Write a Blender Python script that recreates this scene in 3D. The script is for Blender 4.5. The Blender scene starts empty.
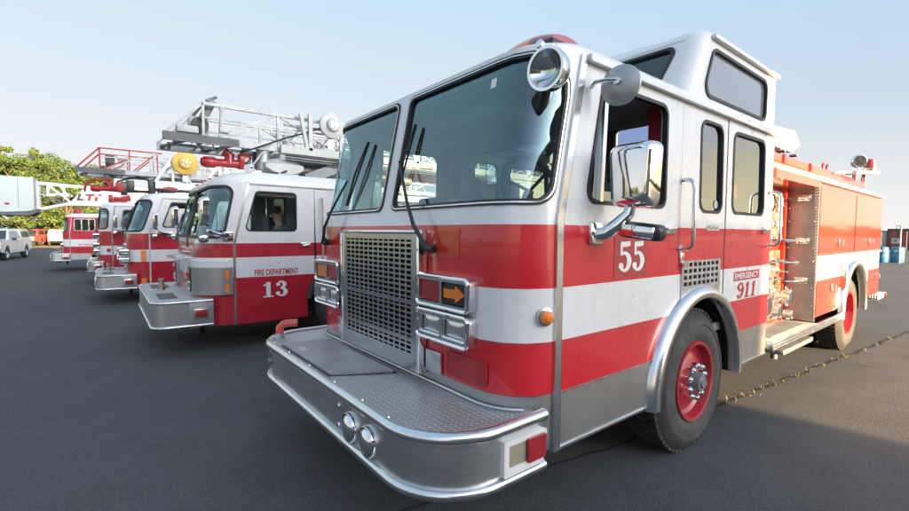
# fire engines parked on an asphalt lot, low sun from the right
SUN_EL, SUN_STR = 8.5, 3.0
SKY_STR, SKY_AIR, SKY_DUST, SKY_OZONE = .10, 0.8, 10.0, 3.5
EXPO = 3.18
SKY_SAT = .6
import bpy, bmesh, math, random
from mathutils import Vector, Matrix, geometry
random.seed(7)
SC = bpy.context.scene
COL = SC.collection
PI = math.pi
V = Vector

# ------------------------------------------------------------------ materials
def nmat(name):
    m = bpy.data.materials.new(name); m.use_nodes = True
    nt = m.node_tree; nt.nodes.clear()
    out = nt.nodes.new('ShaderNodeOutputMaterial')
    b = nt.nodes.new('ShaderNodeBsdfPrincipled')
    nt.links.new(b.outputs[0], out.inputs[0])
    return m, nt, b, out

def node(nt, t, **kw):
    n = nt.nodes.new(t)
    for k, v in kw.items():
        setattr(n, k, v)
    return n

def setin(n, **kw):
    for k, v in kw.items():
        n.inputs[k.replace('_', ' ')].default_value = v

def coords(nt, scale=(1, 1, 1), kind='Object'):
    tc = node(nt, 'ShaderNodeTexCoord'); mp = node(nt, 'ShaderNodeMapping')
    nt.links.new(tc.outputs[kind], mp.inputs[0]); mp.inputs['Scale'].default_value = scale
    return mp.outputs[0]

def ramp(nt, fac, stops, interp='LINEAR'):
    r = node(nt, 'ShaderNodeValToRGB'); r.color_ramp.interpolation = interp
    e = r.color_ramp.elements
    while len(e) < len(stops): e.new(0.5)
    for i, (p, c) in enumerate(stops):
        e[i].position = p; e[i].color = (c[0], c[1], c[2], 1) if hasattr(c, '__len__') else (c, c, c, 1)
    nt.links.new(fac, r.inputs[0])
    return r.outputs[0]

def noise(nt, vec, scale, detail=4, rough=.55):
    n = node(nt, 'ShaderNodeTexNoise'); n.inputs['Scale'].default_value = scale
    n.inputs['Detail'].default_value = detail; n.inputs['Roughness'].default_value = rough
    if vec is not None: nt.links.new(vec, n.inputs['Vector'])
    return n.outputs['Fac']

def bump(nt, b, h, strength=.3, dist=.01):
    n = node(nt, 'ShaderNodeBump'); n.inputs['Strength'].default_value = strength; n.inputs['Distance'].default_value = dist
    nt.links.new(h, n.inputs['Height']); nt.links.new(n.outputs[0], b.inputs['Normal'])
    return n

def mul(nt, a, bcol, mode='MULTIPLY', fac=1.0):
    m = node(nt, 'ShaderNodeMix', data_type='RGBA', blend_type=mode)
    m.inputs[0].default_value = fac
    nt.links.new(a, m.inputs[6])
    if isinstance(bcol, tuple): m.inputs[7].default_value = bcol
    else: nt.links.new(bcol, m.inputs[7])
    return m.outputs[2]

def simple(name, col, rough=.5, metal=0., coat=0., var=.12, nscale=6., rvar=.1, bmp=0., stretch=(1, 1, 1), spec=.5):
    """a material with uneven colour and gloss"""
    m, nt, b, out = nmat(name)
    v = coords(nt, stretch)
    n1 = noise(nt, v, nscale, 5)
    lo = tuple(max(0, c * (1 - var)) for c in col); hi = tuple(min(1, c * (1 + var)) for c in col)
    c = ramp(nt, n1, [(.3, lo), (.7, hi)])
    nt.links.new(c, b.inputs['Base Color'])
    n2 = noise(nt, v, nscale * 2.7, 4)
    r = ramp(nt, n2, [(.3, max(0.02, rough - rvar)), (.7, min(1, rough + rvar))])
    nt.links.new(r, b.inputs['Roughness'])
    b.inputs['Metallic'].default_value = metal
    b.inputs['Coat Weight'].default_value = coat; b.inputs['Coat Roughness'].default_value = .06
    b.inputs['Specular IOR Level'].default_value = spec
    if bmp: bump(nt, b, noise(nt, v, nscale * 8, 3), bmp, .004)
    return m

RED = (.60, .014, .024); RED2 = (.43, .012, .028); WHITE = (.74, .75, .75); DRED = (.30, .012, .02)

def bands(name, stops, zmax=4.0, rough=.3, coat=.7, fade=.06):
    """vehicle paint whose colour changes at fixed heights (masked stripes)"""
    m, nt, b, out = nmat(name)
    tc = node(nt, 'ShaderNodeTexCoord'); sp = node(nt, 'ShaderNodeSeparateXYZ')
    nt.links.new(tc.outputs['Object'], sp.inputs[0])
    mt = node(nt, 'ShaderNodeMath', operation='DIVIDE'); mt.inputs[1].default_value = zmax
    nt.links.new(sp.outputs['Z'], mt.inputs[0])
    c = ramp(nt, mt.outputs[0], [(z / zmax, col) for z, col in stops], 'CONSTANT')
    n1 = noise(nt, tc.outputs['Object'], 3.2, 6)
    c = mul(nt, c, ramp(nt, n1, [(.3, 1 - fade), (.7, 1.0)]))
    # vertical water streaks and road film
    mp = node(nt, 'ShaderNodeMapping'); nt.links.new(tc.outputs['Object'], mp.inputs[0]); mp.inputs['Scale'].default_value = (14, 14, .8)
    n2 = noise(nt, mp.outputs[0], 2.0, 4)
    c = mul(nt, c, ramp(nt, n2, [(.35, (.95, .945, .935)), (.62, (1, 1, 1))]))
    # stone chips and grime specks
    n4 = noise(nt, tc.outputs['Object'], 95, 2, .4)
    c = mul(nt, c, ramp(nt, n4, [(.84, (1, 1, 1)), (.87, (.74, .72, .69))]))
    nt.links.new(c, b.inputs['Base Color'])
    nt.links.new(ramp(nt, n1, [(.3, rough - .08), (.7, rough + .12)]), b.inputs['Roughness'])
    b.inputs['Coat Weight'].default_value = coat; b.inputs['Coat Roughness'].default_value = .05
    # faint panel waviness
    bump(nt, b, noise(nt, tc.outputs['Object'], 1.8, 1), .07, .02)
    return m

def treadplate(name, col=(.60, .61, .62), scale=26., rough=.36, axes='XY'):
    m, nt, b, out = nmat(name)
    tc = node(nt, 'ShaderNodeTexCoord')
    src = tc.outputs['Object']
    if axes != 'XY':
        sp = node(nt, 'ShaderNodeSeparateXYZ'); nt.links.new(src, sp.inputs[0])
        cb = node(nt, 'ShaderNodeCombineXYZ')
        nt.links.new(sp.outputs[axes[0]], cb.inputs[0]); nt.links.new(sp.outputs[axes[1]], cb.inputs[1])
        src = cb.outputs[0]
    hs = []
    for off, ang in ((0, PI / 4), (.5, -PI / 4)):
        mp = node(nt, 'ShaderNodeMapping'); nt.links.new(src, mp.inputs[0])
        mp.inputs['Scale'].default_value = (scale, scale, 0); mp.inputs['Location'].default_value = (off, off, 0)
        fr = node(nt, 'ShaderNodeVectorMath', operation='FRACTION'); nt.links.new(mp.outputs[0], fr.inputs[0])
        sb = node(nt, 'ShaderNodeVectorMath', operation='SUBTRACT'); nt.links.new(fr.outputs[0], sb.inputs[0]); sb.inputs[1].default_value = (.5, .5, 0)
        m2 = node(nt, 'ShaderNodeMapping'); nt.links.new(sb.outputs[0], m2.inputs[0]); m2.inputs['Rotation'].default_value = (0, 0, ang)
        m3 = node(nt, 'ShaderNodeVectorMath', operation='MULTIPLY'); nt.links.new(m2.outputs[0], m3.inputs[0]); m3.inputs[1].default_value = (1.0, 3.6, 0)
        ln = node(nt, 'ShaderNodeVectorMath', operation='LENGTH'); nt.links.new(m3.outputs[0], ln.inputs[0])
        mr = node(nt, 'ShaderNodeMapRange'); nt.links.new(ln.outputs['Value'], mr.inputs[0])
        mr.inputs[1].default_value = .5; mr.inputs[2].default_value = .25; mr.inputs[3].default_value = 0; mr.inputs[4].default_value = 1
        hs.append(mr.outputs[0])
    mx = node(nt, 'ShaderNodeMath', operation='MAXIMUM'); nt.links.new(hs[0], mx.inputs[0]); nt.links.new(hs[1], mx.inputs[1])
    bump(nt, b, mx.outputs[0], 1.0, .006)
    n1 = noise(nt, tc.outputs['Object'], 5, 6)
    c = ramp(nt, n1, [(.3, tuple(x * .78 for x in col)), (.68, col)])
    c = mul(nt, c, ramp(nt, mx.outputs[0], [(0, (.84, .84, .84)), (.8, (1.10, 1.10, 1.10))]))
    nt.links.new(c, b.inputs['Base Color'])
    nt.links.new(ramp(nt, n1, [(.3, rough + .14), (.7, rough - .06)]), b.inputs['Roughness'])
    b.inputs['Metallic'].default_value = .92
    return m

def brushed(name, col, rough=.3, stretch=(2, 2, 90), var=.10):
    m, nt, b, out = nmat(name)
    v = coords(nt, stretch)
    n1 = noise(nt, v, 3, 5)
    v2 = coords(nt); n2 = noise(nt, v2, 3.5, 6)
    c = ramp(nt, n1, [(.25, tuple(x * (1 - var) for x in col)), (.75, tuple(min(1, x * (1 + var)) for x in col))])
    c = mul(nt, c, ramp(nt, n2, [(.3, (.80, .80, .79)), (.65, (1, 1, 1))]))
    nt.links.new(c, b.inputs['Base Color'])
    nt.links.new(ramp(nt, n2, [(.3, rough + .1), (.7, rough - .04)]), b.inputs['Roughness'])
    b.inputs['Metallic'].default_value = 1
    bump(nt, b, n1, .05, .002)
    return m

def glassmat(name, tint, ior=1.5, extra=.0, gcol=(.95, .97, 1)):
    m, nt, b, out = nmat(name)
    nt.nodes.remove(b)
    tr = node(nt, 'ShaderNodeBsdfTransparent'); tr.inputs[0].default_value = (*tint, 1)
    gl = node(nt, 'ShaderNodeBsdfGlossy'); gl.inputs['Roughness'].default_value = .015; gl.inputs[0].default_value = (*gcol, 1)
    v = coords(nt); n1 = noise(nt, v, 2.0, 1)
    bp = node(nt, 'ShaderNodeBump'); bp.inputs['Strength'].default_value = .02; bp.inputs['Distance'].default_value = .02
    nt.links.new(n1, bp.inputs['Height']); nt.links.new(bp.outputs[0], gl.inputs['Normal'])
    fr = node(nt, 'ShaderNodeFresnel'); fr.inputs[0].default_value = ior
    ad = node(nt, 'ShaderNodeMath', operation='ADD'); ad.use_clamp = True; ad.inputs[1].default_value = extra
    nt.links.new(fr.outputs[0], ad.inputs[0])
    mx = node(nt, 'ShaderNodeMixShader')
    # the pane is a thin sheet: only its outer face reflects and tints, the inner face lets light straight through
    ge = node(nt, 'ShaderNodeNewGeometry'); tc2 = node(nt, 'ShaderNodeMix', data_type='RGBA'); tc2.inputs[6].default_value = (*tint, 1); tc2.inputs[7].default_value = (1, 1, 1, 1)
    nt.links.new(ge.outputs['Backfacing'], tc2.inputs[0]); nt.links.new(tc2.outputs[2], tr.inputs[0])
    iv = node(nt, 'ShaderNodeMath', operation='SUBTRACT'); iv.inputs[0].default_value = 1; nt.links.new(ge.outputs['Backfacing'], iv.inputs[1])
    ml = node(nt, 'ShaderNodeMath', operation='MULTIPLY'); nt.links.new(ad.outputs[0], ml.inputs[0]); nt.links.new(iv.outputs[0], ml.inputs[1])
    nt.links.new(ml.outputs[0], mx.inputs[0]); nt.links.new(tr.outputs[0], mx.inputs[1]); nt.links.new(gl.outputs[0], mx.inputs[2])
    nt.links.new(mx.outputs[0], out.inputs[0])
    return m

def lens(name, col, rough=.12):
    """moulded plastic lens with a prismatic back"""
    m, nt, b, out = nmat(name)
    v = coords(nt, (1, 1, 1))
    w = node(nt, 'ShaderNodeTexVoronoi'); w.inputs['Scale'].default_value = 90; nt.links.new(v, w.inputs['Vector'])
    c = ramp(nt, w.outputs['Distance'], [(0, tuple(x * .75 for x in col)), (.6, col)])
    nt.links.new(c, b.inputs['Base Color']); b.inputs['Roughness'].default_value = rough + .2
    b.inputs['Coat Weight'].default_value = 1; b.inputs['Coat Roughness'].default_value = .03
    bump(nt, b, w.outputs['Distance'], .3, .003)
    return m

def leafmat(name, a, bcol, trans=.35):
    m, nt, b, out = nmat(name)
    oi = node(nt, 'ShaderNodeTexCoord')
    n1 = noise(nt, oi.outputs['Object'], .55, 3)
    n2 = noise(nt, oi.outputs['Object'], 7., 2)
    c1 = ramp(nt, n1, [(.32, a), (.68, bcol)])
    c = mul(nt, c1, ramp(nt, n2, [(.3, (.65, .65, .62)), (.7, (1.15, 1.15, 1.1))]))
    nt.links.new(c, b.inputs['Base Color']); b.inputs['Roughness'].default_value = .6
    tl = node(nt, 'ShaderNodeBsdfTranslucent'); nt.links.new(c, tl.inputs[0])
    mx = node(nt, 'ShaderNodeMixShader'); mx.inputs[0].default_value = trans
    nt.links.new(b.outputs[0], mx.inputs[1]); nt.links.new(tl.outputs[0], mx.inputs[2]); nt.links.new(mx.outputs[0], out.inputs[0])
    return m

M = {}
PIN = (.50, .03, .04)
M['paint_main'] = bands('paint_main', [(0, RED), (1.040, WHITE), (1.045, PIN), (1.049, WHITE), (1.304, PIN), (1.308, WHITE), (1.314, RED), (1.628, WHITE)])
M['red'] = simple('red_paint_sun_tint', (.58, .042, .018), .22, coat=1.0, var=.06, nscale=1.5, rvar=.05)  # red pushed towards orange: warm sunlight on the rear body put into the colour
M['red_fitting'] = simple('red_fitting', (.42, .018, .026), .3, coat=.5, var=.15)
M['red_dull'] = simple('red_dull', (.33, .02, .025), .5, var=.2)
M['white'] = simple('white_paint', (.70, .71, .71), .33, coat=.5, var=.03, nscale=1.5)
M['offwhite'] = simple('white_worn', (.50, .51, .50), .5, var=.12, nscale=4)
M['band_white'] = simple('band_white', (.74, .74, .72), .4, coat=.3, var=.05)
M['alu'] = brushed('brushed_aluminium', (.50, .51, .52), .33)
M['alu_dark'] = brushed('brushed_aluminium_dark', (.43, .43, .43), .42, (60, 2, 2), .08)
M['bumper'] = brushed('bumper_steel', (.62, .63, .64), .36, (3, 3, 40), .12)
M['trim'] = simple('aluminium_trim', (.72, .73, .74), .24, 1., var=.04, nscale=3, rvar=.05)
M['chrome'] = simple('chrome', (.82, .83, .84), .05, 1., var=.04, rvar=.03, nscale=9)
M['grille'] = simple('grille_steel', (.56, .57, .58), .24, 1., var=.06, nscale=4, rvar=.05)
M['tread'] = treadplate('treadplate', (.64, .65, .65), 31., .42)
M['tread_v'] = treadplate('treadplate_upright', (.40, .385, .40), 30, .50, 'XZ')
M['tread_side'] = treadplate('treadplate_side', (.55, .56, .57), 26, .4, 'YZ')
M['rubber'] = simple('black_rubber', (.018, .018, .019), .55, var=.25, nscale=20)
M['black'] = simple('black_plastic', (.022, .022, .024), .4, var=.2, nscale=15)
M['tyre'] = simple('tyre_rubber', (.034, .033, .032), .75, var=.3, nscale=7, bmp=.25)
M['tyre_dusty'] = simple('tyre_sidewall_dust', (.056, .055, .052), .85, var=.3, nscale=9, bmp=.2)
M['rim'] = simple('wheel_rim_red', (.36, .016, .026), .35, coat=.4, var=.22, nscale=6)
M['dark'] = simple('underbody_dark', (.012, .012, .012), .85, var=.3, spec=.2)
M['interior'] = simple('cab_interior', (.15, .155, .155), .7, var=.2)
M['seat'] = simple('seat_vinyl', (.075, .08, .09), .5, var=.2, bmp=.1)
M['headliner'] = simple('headliner', (.30, .31, .31), .8, var=.12)
M['glass_ws'] = glassmat('windshield_glass', (.52, .70, .72), 1.55, .11, (.68, .93, .99))
M['glass'] = glassmat('side_glass', (.34, .40, .40), 1.7, .20, (.90, 1.0, .97))
M['glass_dark'] = glassmat('privacy_glass', (.10, .12, .14), 1.5, .05)
M['glass_clear'] = glassmat('clear_glass', (.75, .82, .82), 1.45)
M['mirror_glass'] = simple('mirror_face', (.8, .8, .82), .02, 1., var=.01, rvar=.01)
M['amber'] = lens('amber_lens', (.85, .22, .015))
M['lens_red'] = lens('red_lens', (.34, .012, .02))
M['lens_clear'] = lens('clear_lens', (.55, .56, .54))
M['lens_smoke'] = lens('stained_clear_lens', (.33, .31, .22))
M['reflector'] = simple('lamp_reflector', (.78, .79, .80), .12, 1., var=.12, nscale=30)
M['letter_red'] = simple('letter_red', (.42, .03, .035), .45, var=.1)
M['letter_white'] = simple('letter_white', (.72, .72, .68), .45, var=.06)
M['patch'] = simple('number_patch', (.36, .035, .04), .5, var=.12, nscale=10)
M['plate'] = simple('aluminium_patch_plate', (.58, .59, .61), .35, .9, var=.1)
M['yellow'] = simple('yellow_reel', (.62, .40, .08), .5, var=.12)
M['ladder'] = simple('ladder_aluminium', (.34, .36, .37), .45, .25, var=.12)
M['headlens'] = simple('headlamp_glass', (.66, .67, .68), .14, .8, coat=1., var=.16, nscale=26, bmp=.2, stretch=(3, 3, .3))
M['steel_gray'] = simple('grey_steel', (.20, .21, .22), .5, .4, var=.2)
M['ladder_gray'] = simple('ladder_grey', (.09, .10, .105), .5, .2, var=.2)
M['galv'] = simple('galvanised', (.42, .44, .45), .45, .8, var=.15)
M['brass'] = simple('brass_fitting', (.50, .43, .30), .34, 1., var=.2)
M['gauge'] = simple('gauge_face', (.50, .49, .45), .4, var=.05)
M['pump_panel'] = simple('pump_panel_steel', (.34, .325, .295), .38, .85, var=.22, nscale=5)
M['bark'] = simple('bark', (.10, .075, .055), .9, var=.35, nscale=8, bmp=.6)
M['skin'] = simple('skin', (.55, .30, .22), .5, var=.08)
M['hair'] = simple('hair', (.05, .03, .02), .7, var=.3)
M['shirt'] = simple('shirt_teal', (.03, .09, .12), .8, var=.2)
M['bucket'] = simple('bucket_white', (.47, .54, .53), .45, var=.06, nscale=2)
M['blue'] = simple('blue_plastic', (.05, .20, .36), .5, var=.2, nscale=4)
M['container'] = simple('oxide_red_steel', (.26, .07, .065), .7, var=.25, nscale=1.2)
M['car_red'] = simple('car_red', (.42, .05, .04), .35, coat=.5, var=.06)
M['car_dark'] = simple('car_grey', (.035, .038, .042), .35, coat=.5, var=.06)
M['black_glass'] = glassmat('car_glass', (.10, .12, .13), 1.5, .06)

# ------------------------------------------------------------------ mesh builder
class MB:
    def __init__(s): s.bm = bmesh.new()
    def _add(s, vs, faces):
        bv = [s.bm.verts.new(v) for v in vs]
        for f in faces:
            try: s.bm.faces.new([bv[i] for i in f])
            except ValueError: pass
        return bv
    def box(s, c, d, bev=0., rot=None, seg=2):
        r = bmesh.ops.create_cube(s.bm, size=1); vs = r['verts']
        bmesh.ops.scale(s.bm, vec=V(d), verts=vs)
        if bev:
            es = list({e for v in vs for e in v.link_edges})
            g = bmesh.ops.bevel(s.bm, geom=es, offset=bev, segments=seg, affect='EDGES', profile=.5)
            vs = list({v for f in g['faces'] for v in f.verts} | {v for v in vs if v.is_valid})
        if rot is not None: bmesh.ops.rotate(s.bm, cent=(0, 0, 0), matrix=rot, verts=vs)
        bmesh.ops.translate(s.bm, vec=V(c), verts=vs)
        return s
    def bx(s, x0, x1, y0, y1, z0, z1, bev=0.):
        return s.box(((x0 + x1) / 2, (y0 + y1) / 2, (z0 + z1) / 2), (abs(x1 - x0), abs(y1 - y0), abs(z1 - z0)), bev)
    def lathe(s, prof, o, ax, n=24, close=False):
        """prof: [(distance along axis, radius)]"""
        o = V(o); ax = V(ax).normalized()
        t = V((0, 0, 1)) if abs(ax.z) < .9 else V((1, 0, 0))
        a = ax.cross(t).normalized(); b = ax.cross(a)
        rings = []
        for d, r in prof:
            if r < 1e-6: rings.append([s.bm.verts.new(o + ax * d)])
            else: rings.append([s.bm.verts.new(o + ax * d + (a * math.cos(2 * PI * i / n) + b * math.sin(2 * PI * i / n)) * r) for i in range(n)])
        pr = list(zip(rings, rings[1:]))
        if close: pr.append((rings[-1], rings[0]))
        for A, B in pr:
            for i in range(n):
                j = (i + 1) % n
                if len(A) == 1 and len(B) == 1: continue
                q = [A[0], B[j], B[i]] if len(A) == 1 else ([A[i], A[j], B[0]] if len(B) == 1 else [A[i], A[j], B[j], B[i]])
                try: s.bm.faces.new(q)
                except ValueError: pass
        return s
    def cyl(s, p0, p1, r0, r1=None, n=14):
        p0 = V(p0); p1 = V(p1); r1 = r0 if r1 is None else r1
        L = (p1 - p0).length
        return s.lathe([(0, 0), (0, r0), (L, r1), (L, 0)], p0, p1 - p0, n)
    def tube(s, pts, r, n=8, closed=False, caps=True):
        pts = [V(p) for p in pts]; k = len(pts)
        rs = r if hasattr(r, '__len__') else [r] * k
        rings = []; prev = None
        for i, p in enumerate(pts):
            if closed: d = (pts[(i + 1) % k] - pts[i - 1])
            else: d = (pts[min(i + 1, k - 1)] - pts[max(i - 1, 0)])
            d.normalize()
            if prev is None:
                t = V((0, 0, 1)) if abs(d.z) < .9 else V((1, 0, 0)); a = d.cross(t).normalized()
            else:
                a = prev - d * prev.dot(d); a.normalize()
            prev = a; b = d.cross(a)
            rings.append([s.bm.verts.new(p + (a * math.cos(2 * PI * j / n) + b * math.sin(2 * PI * j / n)) * rs[i]) for j in range(n)])
        pr = list(zip(rings, rings[1:]))
        if closed: pr.append((rings[-1], rings[0]))
        for A, B in pr:
            for j in range(n):
                try: s.bm.faces.new([A[j], A[(j + 1) % n], B[(j + 1) % n], B[j]])
                except ValueError: pass
        if caps and not closed:
            s.bm.faces.new(list(reversed(rings[0]))); s.bm.faces.new(rings[-1])
        return s
    def bar(s, p0, p1, w, h=None):
        """square section bar between two points"""
        p0 = V(p0); p1 = V(p1); d = p1 - p0; h = w if h is None else h
        z = d.normalized(); t = V((0, 0, 1)) if abs(z.z) < .95 else V((0, 1, 0))
        x = z.cross(t).normalized(); y = x.cross(z)
        mat = Matrix((x, y, z)).transposed()
        return s.box((p0 + p1) / 2, (w, h, d.length), 0, mat)
    def prism(s, poly, ext):
        """poly: 3D points of a planar outline, extruded by vector ext"""
        ext = V(ext); n = len(poly)
        a = [s.bm.verts.new(V(p)) for p in poly]; b = [s.bm.verts.new(V(p) + ext) for p in poly]
        s.bm.faces.new(a); s.bm.faces.new(list(reversed(b)))
        for i in range(n): s.bm.faces.new([a[i], b[i], b[(i + 1) % n], a[(i + 1) % n]])
        return s
    def loft(s, loops, cap0=False, cap1=False, closed=True):
        rings = [[s.bm.verts.new(V(p)) for p in L] for L in loops]
        n = len(rings[0])
        for A, B in zip(rings, rings[1:]):
            for i in range(n if closed else n - 1):
                j = (i + 1) % n
                try: s.bm.faces.new([A[i], A[j], B[j], B[i]])
                except ValueError: pass
        if cap0: s.bm.faces.new(list(reversed(rings[0])))
        if cap1: s.bm.faces.new(rings[-1])
        return s
    def sheet(s, outline, holes, f, o0, o1, step=0.):
        """panel with holes: (u,v) outline mapped through f(u,v,off); front at o0, back at o1"""
        loops = [outline] + list(holes); vs = []; ed = []
        for L in loops:
            P = []
            for i, p in enumerate(L):
                q = L[(i + 1) % len(L)]
                k = 1 if not step else max(1, int(math.ceil(math.hypot(q[0] - p[0], q[1] - p[1]) / step)))
                for j in range(k): P.append((p[0] + (q[0] - p[0]) * j / k, p[1] + (q[1] - p[1]) * j / k))
            b0 = len(vs); vs += P; ed += [(b0 + i, b0 + (i + 1) % len(P)) for i in range(len(P))]
        if step:
            us = [p[0] for p in outline]; zs = [p[1] for p in outline]
            u = min(us) + step * .5
            while u < max(us):
                z = min(zs) + step * .5
                while z < max(zs):
                    if inpoly((u, z), outline) and not any(inpoly((u, z), h) for h in holes): vs.append((u, z))
                    z += step * 1.0
                u += step
        r = geometry.delaunay_2d_cdt([V(v) for v in vs], ed, [], 0, 1e-5)
        pv, pf = r[0], r[2]
        tris = []
        for t in pf:
            c = (sum(pv[i][0] for i in t) / len(t), sum(pv[i][1] for i in t) / len(t))
            if inpoly(c, outline) and not any(inpoly(c, h) for h in holes): tris.append(list(t))
        A = [s.bm.verts.new(f(p[0], p[1], o0)) for p in pv]
        B = [s.bm.verts.new(f(p[0], p[1], o1)) for p in pv]
        if not tris: return s
        t = tris[0]; n = (A[t[1]].co - A[t[0]].co).cross(A[t[2]].co - A[t[0]].co)
        flip = n.dot(A[t[0]].co - B[t[0]].co) * (1 if o0 > o1 else -1) < 0
        cnt = {}
        for t in tris:
            if flip: t.reverse()
            s.bm.faces.new([A[i] for i in t]); s.bm.faces.new([B[i] for i in reversed(t)])
            for i in range(len(t)):
                e = (t[i], t[(i + 1) % len(t)]); cnt[e] = 1
        for (a, b) in cnt:
            if (b, a) not in cnt: s.bm.faces.new([A[b], A[a], B[a], B[b]])
        loose = [v for v in A + B if not v.link_faces]
        for v in loose: s.bm.verts.remove(v)
        return s
    def ribbon(s, pts, ws, f, off, closed=False, sm=6):
        """stroke of varying width on a surface"""
        P = []; W = []
        k = len(pts)
        def cr(a, b, c, d, t): return .5 * ((2 * b) + (-a + c) * t + (2 * a - 5 * b + 4 * c - d) * t * t + (-a + 3 * b - 3 * c + d) * t ** 3)
        for i in range(k if closed else k - 1):
            g = lambda j: (pts[j % k] if closed else pts[min(max(j, 0), k - 1)])
            h = lambda j: (ws[j % k] if closed else ws[min(max(j, 0), k - 1)])
            for j in range(sm):
                t = j / sm
                P.append((cr(g(i - 1)[0], g(i)[0], g(i + 1)[0], g(i + 2)[0], t), cr(g(i - 1)[1], g(i)[1], g(i + 1)[1], g(i + 2)[1], t)))
                W.append(h(i) * (1 - t) + h(i + 1) * t)
        if not closed: P.append(pts[-1]); W.append(ws[-1])
        L = []; R = []; n = len(P)
        for i in range(n):
            a = P[(i - 1) % n] if closed else P[max(i - 1, 0)]; b = P[(i + 1) % n] if closed else P[min(i + 1, n - 1)]
            d = V((b[0] - a[0], b[1] - a[1])); d.normalize(); nx, ny = -d[1], d[0]
            L.append(s.bm.verts.new(f(P[i][0] + nx * W[i] / 2, P[i][1] + ny * W[i] / 2, off)))
            R.append(s.bm.verts.new(f(P[i][0] - nx * W[i] / 2, P[i][1] - ny * W[i] / 2, off)))
        for i in range(n if closed else n - 1):
            j = (i + 1) % n
            s.bm.faces.new([L[i], L[j], R[j], R[i]])
        return s
    def disc(s, c, r, f, off, n=14):
        vs = [s.bm.verts.new(f(c[0] + r * math.cos(2 * PI * i / n), c[1] + r * math.sin(2 * PI * i / n), off)) for i in range(n)]
        s.bm.faces.new(vs); return s
    def pieces(s, tol=.004):
        """groups of faces that touch each other: one list of faces per separate piece"""
        seen = set(); comps = []
        for f0 in s.bm.faces:
            if f0 in seen: continue
            st = [f0]; seen.add(f0); fs = []
            while st:
                f = st.pop(); fs.append(f)
                for e in f.edges:
                    for g in e.link_faces:
                        if g not in seen: seen.add(g); st.append(g)
            xs = [v.co for f in fs for v in f.verts]
            comps.append([fs, [min(c[i] for c in xs) - tol for i in range(3)], [max(c[i] for c in xs) + tol for i in range(3)]])
        ch = True
        while ch:
            ch = False
            for i in range(len(comps)):
                for j in range(i + 1, len(comps)):
                    a, b = comps[i], comps[j]
                    if all(a[1][k] <= b[2][k] and b[1][k] <= a[2][k] for k in range(3)):
                        comps[i] = [a[0] + b[0], [min(p, q) for p, q in zip(a[1], b[1])], [max(p, q) for p, q in zip(a[2], b[2])]]
                        del comps[j]; ch = True; break
                if ch: break
        return [c[0] for c in comps]
    def build_each(s, name, mat, parent=None, smooth=35):
        """one object per separate piece"""
        out = []
        for fs in s.pieces():
            m = MB(); mp = {}
            for f in fs:
                vs = []
                for v in f.verts:
                    if v not in mp: mp[v] = m.bm.verts.new(v.co)
                    vs.append(mp[v])
                try: m.bm.faces.new(vs)
                except ValueError: pass
            out.append(m.build(name, mat, parent, smooth))
        s.bm.free(); return out
    def build(s, name, mat, parent=None, smooth=35, recalc=True, label=None):
        if recalc: bmesh.ops.recalc_face_normals(s.bm, faces=s.bm.faces[:])
        me = bpy.data.meshes.new(name)
        off = root_loc(parent)
        if off.length: bmesh.ops.translate(s.bm, vec=-off, verts=s.bm.verts[:])
        s.bm.to_mesh(me); s.bm.free()
        if mat: me.materials.append(mat)
        if smooth:
            me.polygons.foreach_set('use_smooth', [True] * len(me.polygons))
            me.set_sharp_from_angle(angle=math.radians(smooth))
        o = bpy.data.objects.new(name, me); COL.objects.link(o)
        if parent: o.parent = parent
        if label: o['label'] = label
        return o

def root_loc(p):
    while p is not None and p.parent is not None: p = p.parent
    return V((0, 0, 0)) if p is None or p.get('selfroot') else V(p.location)

def inpoly(p, P):
    x, y = p; c = False; n = len(P); j = n - 1
    for i in range(n):
        if (P[i][1] > y) != (P[j][1] > y) and x < (P[j][0] - P[i][0]) * (y - P[i][1]) / (P[j][1] - P[i][1]) + P[i][0]: c = not c
        j = i
    return c

def rpoly(pts, r, seg=5):
    n = len(pts); out = []
    rs = r if hasattr(r, '__len__') else [r] * n
    for i in range(n):
        p = V(pts[i]); a = (V(pts[i - 1]) - p); b = (V(pts[(i + 1) % n]) - p)
        la, lb = a.length, b.length; a.normalize(); b.normalize()
        ang = math.acos(max(-1, min(1, a.dot(b)))); d = min(rs[i] / math.tan(ang / 2), la * .49, lb * .49)
        rr = d * math.tan(ang / 2)
        if rr < 1e-4: out.append((p.x, p.y)); continue
        c = p + (a + b).normalized() * (rr / math.sin(ang / 2))
        s0 = p + a * d - c; s1 = p + b * d - c
        a0 = math.atan2(s0.y, s0.x); a1 = math.atan2(s1.y, s1.x); da = (a1 - a0 + PI) % (2 * PI) - PI
        for k in range(seg + 1):
            t = a0 + da * k / seg; out.append((c.x + rr * math.cos(t), c.y + rr * math.sin(t)))
    return out

def inset(pts, d):
    n = len(pts); area = sum(pts[i][0] * pts[(i + 1) % n][1] - pts[(i + 1) % n][0] * pts[i][1] for i in range(n))
    sg = 1 if area > 0 else -1; out = []
    for i in range(n):
        p0, p1, p2 = V(pts[i - 1]), V(pts[i]), V(pts[(i + 1) % n])
        d1 = (p1 - p0).normalized(); d2 = (p2 - p1).normalized()
        n1 = V((-d1.y, d1.x)) * sg; n2 = V((-d2.y, d2.x)) * sg
        k = d / max(.2, 1 + n1.dot(n2))
        q = p1 + (n1 + n2) * k
        out.append((q.x, q.y))
    return out

def rect(x0, x1, y0, y1): return [(x0, y0), (x1, y0), (x1, y1), (x0, y1)]
def arc(cx, cy, r, a0, a1, n=12, ry=None):
    ry = r if ry is None else ry
    return [(cx + r * math.cos(math.radians(a0 + (a1 - a0) * i / n)), cy + ry * math.sin(math.radians(a0 + (a1 - a0) * i / n))) for i in range(n + 1)]

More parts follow.
